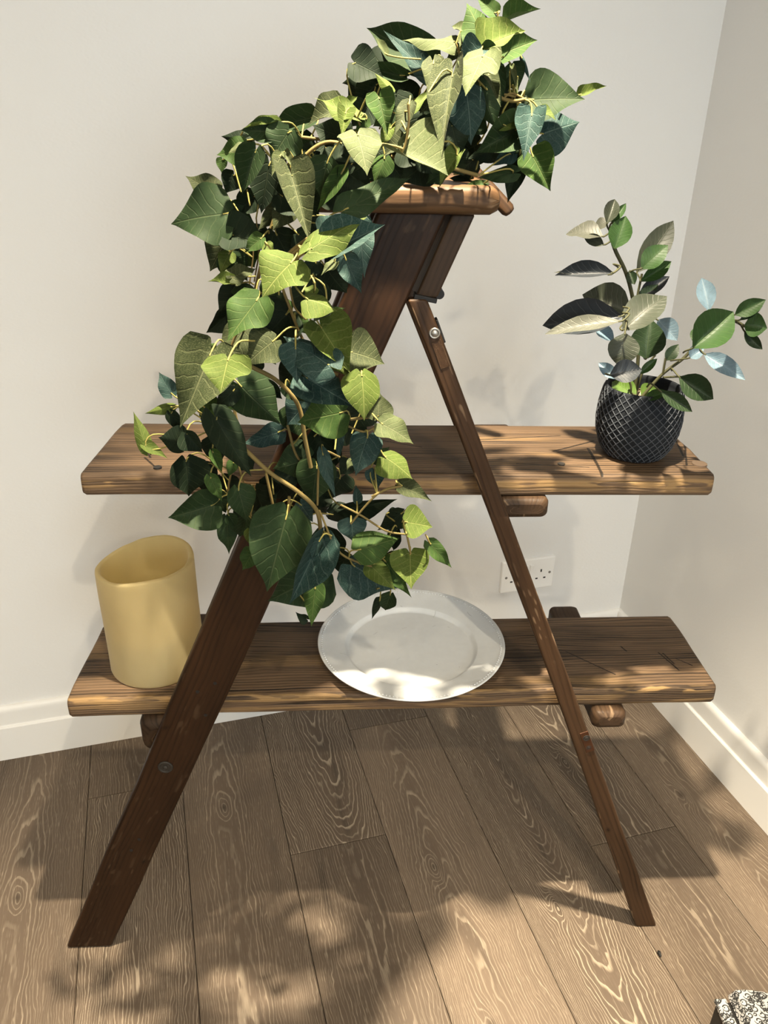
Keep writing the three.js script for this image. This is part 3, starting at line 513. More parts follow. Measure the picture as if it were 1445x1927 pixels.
ivyLeaf('K', [-.103,.041,.050], [-.094,.021,.047], [-.038,-.178,.983], 0.029);
ivyLeaf('D', [-.035,.048,.050], [-.042,.022,.050], [.064,-.012,.998], 0.027);
ivyLeaf('P', [-.060,.048,.100], [-.046,.043,.107], [-.135,.718,.683], 0.012);
ivyLeaf('P', [-.094,.038,.110], [-.107,.032,.121], [.236,.715,.659], 0.010);
ivyLeaf('T', [-.012,-.027,.240], [.006,-.011,.227], [-.039,.648,.760], 0.017);
ivyLeaf('L', [-.023,-.038,.280], [.027,-.008,.260], [-.129,.694,.709], 0.029);
ivyLeaf('L', [-.027,-.042,.270], [-.007,-.046,.270], [.150,.698,.701], 0.015);
ivyLeaf('T', [-.003,-.041,.260], [.043,-.018,.258], [-.205,.456,.866], 0.037);
ivyLeaf('T', [.022,-.030,.150], [.029,-.079,.174], [.072,.456,.887], 0.030);
ivyLeaf('T', [.009,-.063,.170], [.025,-.096,.177], [-.018,.208,.978], 0.025);
ivyLeaf('P', [-.002,-.066,.170], [-.016,-.076,.185], [.143,.770,.621], 0.011);
ivyLeaf('L', [-.039,-.050,.270], [-.067,-.071,.291], [-.115,.769,.628], 0.053);
ivyLeaf('K', [-.021,-.070,.150], [-.038,-.088,.147], [-.147,-.020,.989], 0.019);
ivyLeaf('L', [-.026,-.078,.290], [.002,-.082,.293], [.081,.887,.454], 0.037);
ivyLeaf('L', [-.020,-.077,.270], [-.030,-.072,.262], [-.094,.743,.663], 0.013);
ivyLeaf('P', [-.010,-.089,.270], [-.022,-.099,.279], [-.016,.690,.724], 0.017);
ivyLeaf('G', [-.009,-.108,.210], [.009,-.103,.204], [.098,.551,.829], 0.008);
ivyLeaf('G', [-.076,-.093,.220], [-.105,-.125,.247], [.008,.633,.774], 0.045);
ivyLeaf('S', [-.108,-.086,.150], [-.084,-.074,.138], [-.073,.748,.660], 0.027);
ivyLeaf('L', [-.108,-.092,.150], [-.133,-.086,.152], [.239,.766,.596], 0.017);
ivyLeaf('L', [-.115,-.068,.110], [-.124,-.084,.125], [.124,.660,.741], 0.019);
ivyLeaf('D', [-.111,-.064,.100], [-.103,-.080,.100], [.163,.064,.985], 0.023);
ivyLeaf('G', [-.077,-.048,.140], [-.095,-.061,.145], [-.037,.387,.921], 0.018);
ivyLeaf('K', [-.109,-.102,.130], [-.126,-.126,.138], [.337,.087,.937], 0.026);
ivyLeaf('K', [-.120,-.131,.110], [-.144,-.153,.118], [.384,-.076,.920], 0.029);
ivyLeaf('D', [-.057,-.094,.190], [-.079,-.119,.202], [.223,.253,.941], 0.021);
ivyLeaf('K', [-.050,-.111,.200], [-.083,-.143,.213], [.049,.335,.941], 0.050);
ivyLeaf('K', [-.013,-.076,.130], [.009,-.110,.128], [-.183,-.171,.968], 0.052);
ivyLeaf('K', [-.063,-.046,.120], [-.043,-.091,.112], [-.063,-.206,.977], 0.043);
ivyLeaf('K', [-.040,-.045,.130], [-.019,-.061,.123], [.224,-.108,.968], 0.033);
ivyLeaf('D', [-.071,-.084,.180], [-.059,-.105,.178], [.247,.073,.966], 0.022);
ivyLeaf('K', [-.096,-.047,.070], [-.092,-.076,.069], [.376,.008,.927], 0.037);
ivyLeaf('K', [-.024,-.089,.150], [-.043,-.129,.143], [.129,-.236,.963], 0.042);
ivyLeaf('G', [-.040,-.116,.200], [-.029,-.132,.202], [.138,.196,.971], 0.019);
ivyLeaf('K', [-.093,-.110,.130], [-.108,-.146,.120], [.039,-.269,.962], 0.041);
ivyLeaf('L', [-.070,-.050,.170], [-.062,-.056,.176], [-.122,.586,.801], 0.013);
ivyLeaf('K', [.009,-.049,.130], [.031,-.059,.135], [-.183,.071,.981], 0.032);
ivyLeaf('S', [-.096,-.133,.180], [-.118,-.158,.200], [-.017,.628,.778], 0.041);
ivyLeaf('S', [-.061,-.128,.240], [-.090,-.146,.250], [-.146,.639,.755], 0.042);
ivyLeaf('L', [-.097,-.129,.300], [-.102,-.149,.329], [-.058,.821,.568], 0.046);
ivyLeaf('S', [-.120,-.137,.250], [-.145,-.191,.298], [.276,.562,.780], 0.059);
ivyLeaf('S', [-.152,-.161,.170], [-.148,-.139,.152], [.352,.526,.774], 0.016);
ivyLeaf('G', [-.140,-.165,.150], [-.130,-.153,.145], [.034,.359,.933], 0.015);
ivyLeaf('T', [-.183,-.210,.150], [-.197,-.187,.142], [.049,.353,.934], 0.021);
ivyLeaf('L', [-.184,-.225,.150], [-.214,-.229,.158], [.116,.586,.802], 0.013);
ivyLeaf('L', [-.212,-.267,.170], [-.226,-.227,.153], [.259,.460,.850], 0.017);
ivyLeaf('L', [-.214,-.263,.170], [-.189,-.276,.174], [.263,.718,.644], 0.014);
ivyLeaf('K', [-.171,-.259,.170], [-.197,-.254,.177], [.257,-.087,.962], 0.036);
ivyLeaf('K', [-.175,-.289,.150], [-.175,-.336,.152], [.371,.035,.928], 0.047);
ivyLeaf('K', [-.126,-.212,.220], [-.091,-.282,.227], [.156,.171,.973], 0.036);
ivyLeaf('K', [-.165,-.245,.180], [-.150,-.269,.178], [.070,-.041,.997], 0.025);
ivyLeaf('K', [-.186,-.232,.150], [-.175,-.259,.145], [.225,-.090,.970], 0.016);
ivyLeaf('K', [-.112,-.200,.170], [-.133,-.221,.173], [.186,-.066,.980], 0.024);
ivyLeaf('D', [-.105,-.194,.170], [-.063,-.240,.178], [-.007,.170,.985], 0.053);
ivyLeaf('T', [-.069,-.263,.130], [-.111,-.277,.136], [.132,.034,.991], 0.028);
ivyLeaf('T', [-.036,-.221,.150], [-.058,-.246,.156], [.156,.104,.982], 0.044);
ivyLeaf('K', [-.080,-.198,.150], [-.062,-.219,.145], [.314,.063,.947], 0.016);
ivyLeaf('T', [-.007,-.135,.300], [-.051,-.110,.271], [-.054,.719,.693], 0.040);
ivyLeaf('L', [-.015,-.107,.270], [.012,-.142,.295], [.058,.603,.796], 0.043);
ivyLeaf('S', [.013,-.136,.250], [.047,-.143,.254], [.070,.672,.737], 0.046);
ivyLeaf('T', [-.038,-.124,.280], [-.037,-.152,.295], [.062,.467,.882], 0.032);
ivyLeaf('T', [-.031,-.161,.250], [.016,-.184,.270], [-.169,.447,.878], 0.041);
ivyLeaf('L', [.022,-.146,.290], [.026,-.177,.318], [.180,.677,.714], 0.038);
ivyLeaf('S', [.039,-.198,.260], [.041,-.177,.246], [-.150,.572,.807], 0.031);
ivyLeaf('G', [.003,-.197,.250], [-.043,-.207,.249], [-.096,.386,.917], 0.049);
ivyLeaf('D', [-.051,-.189,.180], [-.037,-.211,.184], [-.190,.043,.981], 0.025);
ivyLeaf('T', [-.033,-.213,.150], [-.022,-.234,.151], [-.092,.015,.996], 0.025);
ivyLeaf('L', [-.005,-.144,.260], [.016,-.155,.264], [.141,.581,.801], 0.014);
ivyLeaf('P', [.041,-.194,.290], [.073,-.207,.300], [.116,.758,.642], 0.031);
ivyLeaf('T', [.029,-.223,.250], [.015,-.254,.273], [-.209,.645,.735], 0.035);
ivyLeaf('P', [.013,-.252,.240], [.008,-.261,.247], [.001,.623,.782], 0.008);
ivyLeaf('L', [.047,-.245,.250], [.076,-.257,.267], [.038,.847,.530], 0.037);
ivyLeaf('D', [.038,-.265,.210], [.056,-.253,.202], [.166,.336,.927], 0.017);
ivyLeaf('T', [.038,-.273,.220], [.041,-.291,.229], [-.172,.422,.890], 0.022);
ivyLeaf('D', [.043,-.278,.200], [.057,-.288,.199], [.164,.096,.982], 0.017);
ivyLeaf('S', [.067,-.291,.220], [.099,-.300,.236], [-.179,.668,.722], 0.021);
ivyLeaf('T', [.019,-.315,.210], [.018,-.298,.200], [.136,.508,.851], 0.011);
ivyLeaf('T', [-.017,-.253,.220], [-.005,-.297,.241], [-.222,.363,.905], 0.015);
ivyLeaf('D', [-.025,-.290,.170], [-.033,-.343,.175], [-.008,.098,.995], 0.047);
ivyLeaf('D', [-.034,-.288,.150], [-.076,-.300,.160], [.197,.151,.969], 0.048);
ivyLeaf('K', [-.023,-.265,.130], [-.012,-.324,.126], [.041,-.055,.998], 0.046);
ivyLeaf('T', [.001,-.248,.150], [-.001,-.290,.158], [.085,.191,.978], 0.013);
ivyLeaf('K', [.013,-.293,.150], [.001,-.309,.152], [.235,-.065,.970], 0.026);
ivyLeaf('K', [-.045,-.186,.130], [-.071,-.220,.119], [-.150,-.204,.968], 0.036);
ivyLeaf('K', [.002,-.204,.130], [-.011,-.238,.122], [-.094,-.183,.979], 0.044);
ivyLeaf('K', [-.097,-.168,.130], [-.111,-.199,.125], [-.068,-.131,.989], 0.042);
ivyLeaf('K', [.031,-.222,.150], [.013,-.262,.145], [.144,-.190,.971], 0.047);
ivyLeaf('K', [.008,-.255,.130], [.033,-.286,.119], [.219,-.172,.960], 0.039);
ivyLeaf('G', [-.088,-.151,.150], [-.067,-.178,.155], [-.000,.171,.985], 0.028);
ivyLeaf('K', [-.066,-.132,.130], [-.080,-.163,.123], [.037,-.232,.972], 0.035);
ivyLeaf('D', [-.146,-.337,.170], [-.194,-.346,.188], [.293,.243,.925], 0.049);
ivyLeaf('D', [-.134,-.366,.150], [-.135,-.413,.155], [.008,.104,.995], 0.026);
ivyLeaf('G', [-.142,-.293,.190], [-.130,-.321,.196], [.181,.272,.945], 0.017);
ivyLeaf('D', [-.111,-.303,.200], [-.102,-.341,.208], [.363,.279,.889], 0.032);
ivyLeaf('D', [-.127,-.345,.180], [-.119,-.361,.180], [.334,.155,.930], 0.015);
ivyLeaf('D', [-.112,-.364,.150], [-.120,-.394,.152], [.291,-.023,.956], 0.029);
ivyLeaf('L', [-.102,-.360,.190], [-.096,-.381,.199], [.096,.427,.899], 0.018);
ivyLeaf('G', [-.106,-.410,.150], [-.121,-.436,.153], [-.127,.209,.970], 0.025);
ivyLeaf('D', [-.058,-.327,.220], [-.084,-.414,.242], [-.089,.267,.960], 0.070);
ivyLeaf('D', [-.026,-.455,.130], [-.094,-.494,.139], [.069,.103,.992], 0.075);
ivyLeaf('T', [-.021,-.350,.230], [-.056,-.418,.259], [.241,.268,.933], 0.040);
ivyLeaf('T', [-.022,-.347,.240], [-.033,-.368,.246], [-.221,.369,.903], 0.014);
ivyLeaf('G', [-.031,-.450,.170], [-.037,-.500,.186], [.017,.306,.952], 0.027);
ivyLeaf('K', [-.044,-.510,.150], [-.059,-.502,.149], [-.066,.050,.997], 0.015);
ivyLeaf('K', [-.020,-.405,.110], [.001,-.457,.105], [-.042,-.120,.992], 0.047);
ivyLeaf('K', [.012,-.438,.120], [-.016,-.453,.116], [-.157,.007,.988], 0.040);
ivyLeaf('T', [-.046,-.347,.150], [-.031,-.376,.145], [.329,.018,.944], 0.026);
ivyLeaf('K', [.007,-.363,.130], [.072,-.358,.117], [.185,.144,.972], 0.027);
ivyLeaf('K', [-.010,-.376,.120], [.033,-.383,.117], [.071,.009,.997], 0.027);
ivyLeaf('T', [.013,-.333,.220], [.015,-.356,.229], [-.001,.346,.938], 0.033);
ivyLeaf('G', [.021,-.353,.250], [.067,-.342,.241], [.013,.557,.830], 0.038);
ivyLeaf('K', [.074,-.360,.150], [.045,-.383,.153], [.045,.080,.996], 0.029);
ivyLeaf('K', [.061,-.358,.150], [.072,-.353,.151], [-.099,.077,.992], 0.010);
ivyLeaf('K', [.069,-.381,.150], [.064,-.418,.145], [-.345,-.063,.936], 0.019);
ivyLeaf('L', [.071,-.320,.250], [.100,-.325,.250], [.113,.729,.675], 0.038);
ivyLeaf('G', [.097,-.346,.250], [.123,-.374,.259], [.056,.349,.936], 0.018);
ivyLeaf('L', [.076,-.359,.250], [.075,-.384,.280], [-.229,.748,.623], 0.044);
ivyLeaf('T', [.015,-.408,.190], [.074,-.453,.187], [.058,.001,.998], 0.065);
ivyLeaf('L', [.034,-.385,.230], [.062,-.405,.249], [-.038,.647,.762], 0.026);
ivyLeaf('G', [.051,-.385,.220], [.079,-.417,.248], [-.262,.493,.830], 0.024);
ivyLeaf('D', [.061,-.462,.170], [.053,-.492,.169], [-.287,.038,.957], 0.023);
ivyLeaf('K', [.048,-.471,.170], [.039,-.504,.169], [.164,-.072,.984], 0.012);
ivyLeaf('S', [.062,-.389,.200], [.045,-.394,.207], [.089,.665,.742], 0.012);
ivyLeaf('K', [-.141,-.330,.110], [-.131,-.368,.107], [.182,-.032,.983], 0.035);
ivyLeaf('K', [-.106,-.354,.090], [-.095,-.401,.087], [-.093,-.092,.991], 0.051);
ivyLeaf('K', [-.079,-.340,.090], [-.055,-.391,.076], [.289,-.117,.950], 0.049);
ivyLeaf('K', [-.117,-.303,.110], [-.103,-.326,.105], [.296,-.010,.955], 0.023);
ivyLeaf('K', [.001,-.331,.110], [-.019,-.367,.111], [.247,-.108,.963], 0.050);
ivyLeaf('K', [-.039,-.357,.100], [-.014,-.402,.086], [.222,-.175,.959], 0.042);
ivyLeaf('D', [-.142,-.333,.150], [-.135,-.361,.150], [.080,.013,.997], 0.027);
ivyLeaf('K', [-.146,-.274,.130], [-.144,-.316,.125], [.116,-.107,.987], 0.030);
ivyLeaf('K', [-.161,-.307,.130], [-.160,-.351,.125], [.043,-.104,.994], 0.034);
ivyLeaf('G', [-.118,-.284,.170], [-.124,-.300,.176], [.235,.274,.932], 0.014);
ivyLeaf('D', [-.109,-.357,.130], [-.128,-.363,.131], [-.015,.131,.991], 0.024);
ivyLeaf('K', [-.090,-.364,.130], [-.073,-.405,.122], [.221,-.103,.970], 0.040);
ivyLeaf('D', [-.101,-.375,.150], [-.090,-.405,.149], [.100,.019,.995], 0.031);
ivyLeaf('G', [-.137,-.263,.190], [-.127,-.286,.194], [.334,.314,.889], 0.013);
ivyLeaf('D', [-.177,-.358,.140], [-.154,-.340,.135], [.090,.176,.980], 0.023);
ivyLeaf('K', [.088,.061,.135], [.104,.037,.141], [-.203,.111,.973], 0.033);  // this and the next three: hidden leaves added to block lamp light
ivyLeaf('K', [.105,.054,.135], [.089,.028,.137], [-.179,.177,.968], 0.034);
ivyLeaf('K', [.114,.059,.135], [.124,.030,.140], [-.063,.153,.986], 0.034);
ivyLeaf('K', [.078,.046,.135], [.106,.030,.136], [.017,.075,.997], 0.032);
ivyLeaf('K', [-.045,-.059,.096], [-.065,-.078,.096], [-.406,.411,.816], 0.037);
ivyLeaf('G', [.197,.064,.033], [.215,.037,.031], [.157,.034,.987], 0.033);
ivyLeaf('G', [.030,.007,.007], [.067,-.015,-.004], [.318,.083,.944], 0.046);
ivyLeaf('D', [-.057,-.377,.103], [-.063,-.416,.120], [.525,.274,.806], 0.050);
ivyLeaf('K', [-.055,-.008,.130], [-.021,-.025,.144], [-.335,.138,.932], 0.029);
ivyLeaf('K', [-.019,-.102,.075], [-.054,-.112,.070], [-.221,.301,.928], 0.037);
ivyLeaf('K', [-.109,-.048,.119], [-.068,-.055,.141], [-.316,.565,.762], 0.042);
ivyLeaf('D', [.150,.065,.079], [.121,.057,.085], [.103,.261,.960], 0.037);
ivyLeaf('K', [.005,-.254,.086], [-.000,-.282,.109], [.554,.459,.695], 0.043);
ivyLeaf('G', [.025,.022,.035], [.016,-.010,.056], [.281,.472,.836], 0.044);
ivyLeaf('D', [-.050,-.236,.123], [-.041,-.272,.134], [.029,.290,.957], 0.043);
ivyLeaf('G', [-.104,-.060,.093], [-.088,-.088,.087], [.394,.026,.919], 0.042);
ivyLeaf('K', [-.012,.032,.007], [-.011,-.005,.029], [.332,.482,.811], 0.034);
ivyLeaf('G', [-.074,-.129,.071], [-.067,-.159,.081], [.458,.398,.795], 0.043);
ivyLeaf('K', [-.001,-.045,.116], [-.024,-.075,.114], [-.488,.330,.808], 0.047);
ivyLeaf('K', [-.063,-.122,.102], [-.099,-.130,.128], [.602,-.063,.796], 0.034);
ivyLeaf('G', [-.043,-.243,.100], [-.021,-.272,.094], [.418,.140,.897], 0.048);
ivyLeaf('G', [-.159,-.240,.094], [-.131,-.245,.098], [-.142,.019,.990], 0.038);
ivyLeaf('K', [.020,.114,.066], [.050,.102,.071], [-.003,.357,.934], 0.038);
ivyLeaf('K', [-.150,-.209,.101], [-.162,-.234,.114], [.552,.186,.813], 0.040);
ivyLeaf('K', [-.067,-.305,.132], [-.044,-.322,.144], [-.101,.512,.853], 0.039);
ivyLeaf('K', [.045,.096,.025], [.018,.074,.018], [-.219,-.021,.975], 0.030);
ivyLeaf('G', [.016,.044,-.003], [.018,.013,.012], [-.563,.329,.758], 0.046);
ivyLeaf('K', [.096,.054,.061], [.114,.025,.074], [-.638,-.033,.769], 0.041);
ivyLeaf('K', [.190,.092,.021], [.160,.067,.035], [.305,.152,.940], 0.043);
ivyLeaf('K', [.126,.087,.005], [.105,.072,.011], [-.091,.454,.886], 0.035);
ivyLeaf('D', [.054,.015,.003], [.058,-.019,.020], [.342,.452,.824], 0.047);
ivyLeaf('D', [-.107,-.107,.139], [-.071,-.117,.138], [.111,.343,.933], 0.034);
ivyLeaf('K', [.063,.086,.071], [.065,.061,.077], [.386,.238,.891], 0.034);
ivyLeaf('G', [-.118,-.232,.080], [-.116,-.265,.083], [-.404,.068,.912], 0.043);
ivyLeaf('K', [.092,.077,.011], [.115,.046,.008], [.449,.247,.859], 0.050);
ivyLeaf('G', [-.062,-.149,.139], [-.049,-.171,.155], [-.187,.487,.853], 0.035);
ivyLeaf('D', [-.116,-.068,.106], [-.096,-.099,.101], [.387,.086,.918], 0.038);
ivyLeaf('K', [-.019,-.349,.099], [-.057,-.351,.119], [.414,.360,.836], 0.045);
ivyLeaf('K', [.024,.035,.091], [.021,.001,.117], [.496,.490,.716], 0.046);
ivyLeaf('K', [-.128,-.386,.075], [-.094,-.404,.088], [-.245,.244,.938], 0.044);
ivyLeaf('D', [-.024,-.213,.102], [-.036,-.251,.115], [-.260,.398,.879], 0.046);
ivyLeaf('K', [.157,.115,.026], [.161,.088,.040], [-.586,.322,.743], 0.040);
potStem(0.0035, [-.014,.085,.002], [-.014,.122,.002], [-.020,.174,.002], [-.033,.217,.002], [-.050,.258,.002], [-.071,.291,.002], [-.080,.314,.002]);
potStem(0.0030, [-.006,.086,.007], [.021,.123,.007], [.047,.146,.007], [.065,.171,.007], [.104,.197,.007], [.123,.190,.007]);
potStem(0.0022, [-.008,.083,-.003], [-.015,.158,-.003], [-.028,.216,-.003], [-.027,.257,-.003]);
potStem(0.0020, [-.025,.089,.017], [-.025,.107,.017], [-.030,.118,.017]);
potStem(0.0020, [.017,.126,.017], [.017,.148,.017]);
potStem(0.0020, [.018,.121,.017], [.042,.122,.017]);
potStem(0.0020, [-.010,.085,-.003], [-.002,.128,-.003], [.010,.147,-.003]);
potLeaf('O', [-.090,.322,.017], [-.080,.353,.008], [-.192,.340,.921], 0.019);
potLeaf('G', [-.084,.323,.017], [-.066,.346,.009], [-.045,.353,.934], 0.011);
potLeaf('G', [-.079,.293,.027], [-.068,.333,.021], [-.257,.210,.943], 0.029);
potLeaf('P', [-.093,.306,.017], [-.135,.318,-.005], [-.047,.829,.558], 0.032);
potLeaf('O', [-.090,.296,.017], [-.114,.305,.004], [-.365,.340,.867], 0.015);
potLeaf('P', [-.080,.323,-.003], [-.101,.315,-.006], [-.354,.745,.566], 0.018);
potLeaf('N', [-.090,.270,.067], [-.160,.268,.051], [-.195,.599,.777], 0.023);
potLeaf('P', [-.090,.266,.057], [-.159,.268,.045], [-.088,.772,.629], 0.010);  // pale strip painting the lit half of the dark leaf above
potLeaf('O', [-.031,.257,-.013], [.021,.327,-.031], [-.107,.323,.940], 0.035);
potLeaf('G', [-.036,.267,.017], [-.011,.300,.025], [-.537,.205,.818], 0.029);
potLeaf('G', [-.031,.249,.007], [.009,.276,.006], [-.158,.248,.956], 0.020);
potLeaf('D', [-.042,.247,.017], [-.049,.264,.007], [-.512,.259,.819], 0.014);
potLeaf('O', [-.040,.207,.007], [-.099,.230,-.018], [-.150,.531,.834], 0.050);
potLeaf('N', [-.089,.228,.117], [-.179,.212,.094], [-.297,.470,.831], 0.043);
potLeaf('P', [-.099,.229,.147], [-.188,.218,.132], [-.186,.833,.520], 0.023);  // lit lower half of the dark leaf above, put in as pale colour
potLeaf('O', [-.077,.206,.097], [-.028,.257,.090], [-.447,.532,.719], 0.044);
potLeaf('N', [-.027,.226,-.003], [.012,.254,-.005], [-.273,.443,.854], 0.021);
potLeaf('D', [-.028,.216,-.003], [-.005,.245,.002], [-.513,.242,.824], 0.019);
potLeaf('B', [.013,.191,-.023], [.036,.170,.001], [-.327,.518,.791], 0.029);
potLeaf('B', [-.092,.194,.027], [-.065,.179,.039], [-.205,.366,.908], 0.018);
potLeaf('O', [-.078,.205,.107], [-.083,.169,.126], [-.157,.484,.861], 0.039);
potLeaf('D', [-.026,.159,.057], [-.027,.210,.051], [-.369,.096,.924], 0.045);
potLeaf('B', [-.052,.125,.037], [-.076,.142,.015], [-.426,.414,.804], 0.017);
potLeaf('N', [-.100,.161,.137], [-.061,.170,.140], [-.185,.492,.851], 0.029);
potLeaf('G', [-.027,.135,.047], [-.006,.156,.045], [-.308,.392,.867], 0.012);
potLeaf('D', [.018,.145,.017], [.030,.168,.021], [-.439,.073,.895], 0.017);
potLeaf('G', [.016,.184,.097], [.061,.233,.096], [-.361,.347,.865], 0.047);
potLeaf('G', [.045,.174,.037], [.051,.199,.028], [-.578,.416,.702], 0.019);
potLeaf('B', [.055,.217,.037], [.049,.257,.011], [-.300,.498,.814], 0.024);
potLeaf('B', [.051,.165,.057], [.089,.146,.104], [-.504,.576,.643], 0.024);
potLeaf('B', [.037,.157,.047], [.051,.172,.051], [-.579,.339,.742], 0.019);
potLeaf('G', [.091,.212,.037], [.121,.235,.051], [-.519,.193,.833], 0.022);
potLeaf('D', [.099,.205,.037], [.123,.226,.045], [-.447,.179,.877], 0.010);
potLeaf('G', [.107,.198,.037], [.130,.200,.053], [-.545,.405,.734], 0.032);
potLeaf('D', [.109,.190,.037], [.130,.170,.054], [-.529,.157,.834], 0.015);
potLeaf('D', [.014,.140,.077], [.055,.118,.103], [-.376,.315,.871], 0.032);
potLeaf('D', [-.012,.124,.087], [.029,.101,.103], [-.186,.327,.927], 0.019);
potLeaf('L', [-.019,.095,.027], [-.046,.113,-.013], [-.385,.703,.598], 0.027);
potLeaf('L', [-.003,.088,.007], [.019,.103,.003], [-.376,.741,.557], 0.027);
potLeaf('G', [-.015,.099,.047], [.012,.114,.057], [-.528,.463,.712], 0.015);
// leaf blade variants, unit length along +y, unit width along x, face towards +z
function blade(kind, fold, curl, twist, wave, s) {
  const ny = 14, nx = 10, pos = [], uv = [], idx = [];
  const W = kind === 'heart'
    ? [[0, 0.30], [0.06, 0.80], [0.14, 0.96], [0.24, 1], [0.36, 0.95], [0.48, 0.82], [0.6, 0.62], [0.72, 0.40], [0.82, 0.22], [0.9, 0.1], [0.96, 0.035], [1, 0]]
    : [[0, 0.06], [0.05, 0.22], [0.14, 0.55], [0.28, 0.88], [0.42, 1], [0.56, 0.98], [0.7, 0.82], [0.82, 0.56], [0.9, 0.32], [0.96, 0.12], [1, 0]];
  const wAt = (t) => { let i = 0; while (i < W.length - 2 && W[i + 1][0] < t) i++; const [a, b] = [W[i], W[i + 1]]; return lerp(a[1], b[1], clamp((t - a[0]) / (b[0] - a[0]))); };
  for (let j = 0; j <= ny; j++) for (let i = 0; i <= nx; i++) {
    const t = Math.pow(j / ny, 1.05), q = i / nx * 2 - 1, aq = Math.abs(q), w = wAt(t) * 0.5;
    let x = q * w, y = t, z = 0;
    if (kind === 'heart') y += -0.17 * Math.pow(1 - t, 4) * Math.sin(Math.min(1, aq * 1.15) * Math.PI * 0.62) ;
    z += -fold * Math.pow(aq, 1.3) * w * -1;                       // the halves rise from the midrib
    z -= curl * t * t * 0.9; y -= curl * curl * 0.25 * t * t * t;  // the tip droops
    const a = twist * t * (t - 0.2); const zx = x * Math.sin(a); x *= Math.cos(a); z += zx;
    z += wave * w * Math.sin(t * 9 + s + (q > 0 ? 1.7 : 0)) * aq * aq;
    pos.push(x, y, z); uv.push(q * 0.5 * (0.15 + 0.85 * wAt(t)) + 0.5, t);
  }
  for (let j = 0; j < ny; j++) for (let i = 0; i < nx; i++) { const p = j * (nx + 1) + i; idx.push(p, p + 1, p + nx + 1, p + 1, p + nx + 2, p + nx + 1); }
  const g = new THREE.BufferGeometry(); g.setAttribute('position', new THREE.Float32BufferAttribute(pos, 3)); g.setAttribute('uv', new THREE.Float32BufferAttribute(uv, 2)); g.setIndex(idx); g.computeVertexNormals(); return g;
}
const hearts = [[0.35, 0.12, 0.2, 0.12], [0.7, 0.2, -0.3, 0.2], [0.2, 0.25, 0.4, 0.25], [0.9, 0.08, 0.1, 0.1], [-0.25, 0.18, -0.2, 0.2], [0.5, 0.3, 0.5, 0.15], [0.15, 0.1, -0.5, 0.3], [-0.4, 0.3, 0.3, 0.1]].map((p, i) => blade('heart', ...p, i * 1.3));
const ovals = [[0.4, 0.15, 0.1, 0.05], [0.7, 0.28, -0.2, 0.05], [0.25, 0.35, 0.2, 0.08], [0.55, 0.05, 0.3, 0.04]].map((p, i) => blade('oval', ...p, i));
// printed veins: pale midrib, side veins and fine hatch
function leafMat(base, vein, hatch, rough, s, kind) {
  const { map, bump } = bake(256, 384, (u, v) => {
    const q = (u - 0.5) * 2, aq = Math.abs(q), mid = 1 - smooth(0.010, 0.03, aq * (1 - 0.3 * v) + 0.004 * wob(v, s, 9));
    const sv = (v * 1.0 - aq * (kind ? 0.35 : 0.42) + 0.14 * aq * aq) * (kind ? 9 : 6.5) + 0.3 * (noise(aq * 6, v * 6, s) - 0.5), sf = sv - Math.floor(sv), side = (1 - smooth(0.03, 0.09, Math.min(sf, 1 - sf))) * smooth(0.02, 0.1, aq) * (1 - smooth(0.75, 1, aq));
    const hv = sv * 8 + 1.2 * (noise(aq * 26, v * 26, s + 2) - 0.5), hf = hv - Math.floor(hv), ht = smooth(0.25, 0.5, hf) * (1 - smooth(0.6, 0.85, hf)) * smooth(0.3, 0.6, noise(aq * 40, v * 50, s + 3));
    const m = 0.8 + 0.4 * fbm(u * 7, v * 8, s + 4, 3), k = clamp(mid * 0.75 + side * 0.4 + ht * hatch);
    return [lerp(base[0] * m, vein[0], k), lerp(base[1] * m, vein[1], k), lerp(base[2] * m, vein[2], k), 0.5 - 0.4 * mid - 0.25 * side + 0.2 * m];
  }, false);
  return new THREE.MeshPhysicalMaterial({ map, bumpMap: bump, bumpScale: 0.0008, roughness: rough, side: THREE.DoubleSide, transmission: 0.1, thickness: 0, specularIntensity: kind ? 0.5 : 0.22 });
}
const ivyMats = {  // varied greens, with lit (P, S) and shaded (D, K) looks in the colour
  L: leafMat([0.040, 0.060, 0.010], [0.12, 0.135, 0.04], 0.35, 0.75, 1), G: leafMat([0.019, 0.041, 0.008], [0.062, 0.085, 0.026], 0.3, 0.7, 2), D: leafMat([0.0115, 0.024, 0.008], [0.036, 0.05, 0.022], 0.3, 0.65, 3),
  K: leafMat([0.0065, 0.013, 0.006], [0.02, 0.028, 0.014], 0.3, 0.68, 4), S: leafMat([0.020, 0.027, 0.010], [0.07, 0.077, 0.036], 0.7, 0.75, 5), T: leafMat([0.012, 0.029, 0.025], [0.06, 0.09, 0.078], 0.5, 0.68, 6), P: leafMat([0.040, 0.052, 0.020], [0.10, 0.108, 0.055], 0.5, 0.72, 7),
};
const potMats = {
  O: leafMat([0.032, 0.038, 0.026], [0.06, 0.062, 0.046], 0.04, 0.45, 11, 1), G: leafMat([0.018, 0.046, 0.010], [0.045, 0.08, 0.026], 0.04, 0.5, 12, 1), D: leafMat([0.013, 0.026, 0.010], [0.03, 0.048, 0.02], 0.04, 0.5, 13, 1),
  N: leafMat([0.016, 0.020, 0.024], [0.036, 0.038, 0.04], 0.04, 0.4, 14, 1), B: leafMat([0.11, 0.165, 0.205], [0.2, 0.26, 0.29], 0.04, 0.4, 15, 1), P: leafMat([0.05, 0.053, 0.04], [0.1, 0.1, 0.08], 0.04, 0.5, 16, 1), L: leafMat([0.06, 0.11, 0.018], [0.12, 0.17, 0.05], 0.04, 0.5, 17, 1),  // B paints a bluish window sheen, P a pale lit look
};
const V3 = (p) => new THREE.Vector3(...p);
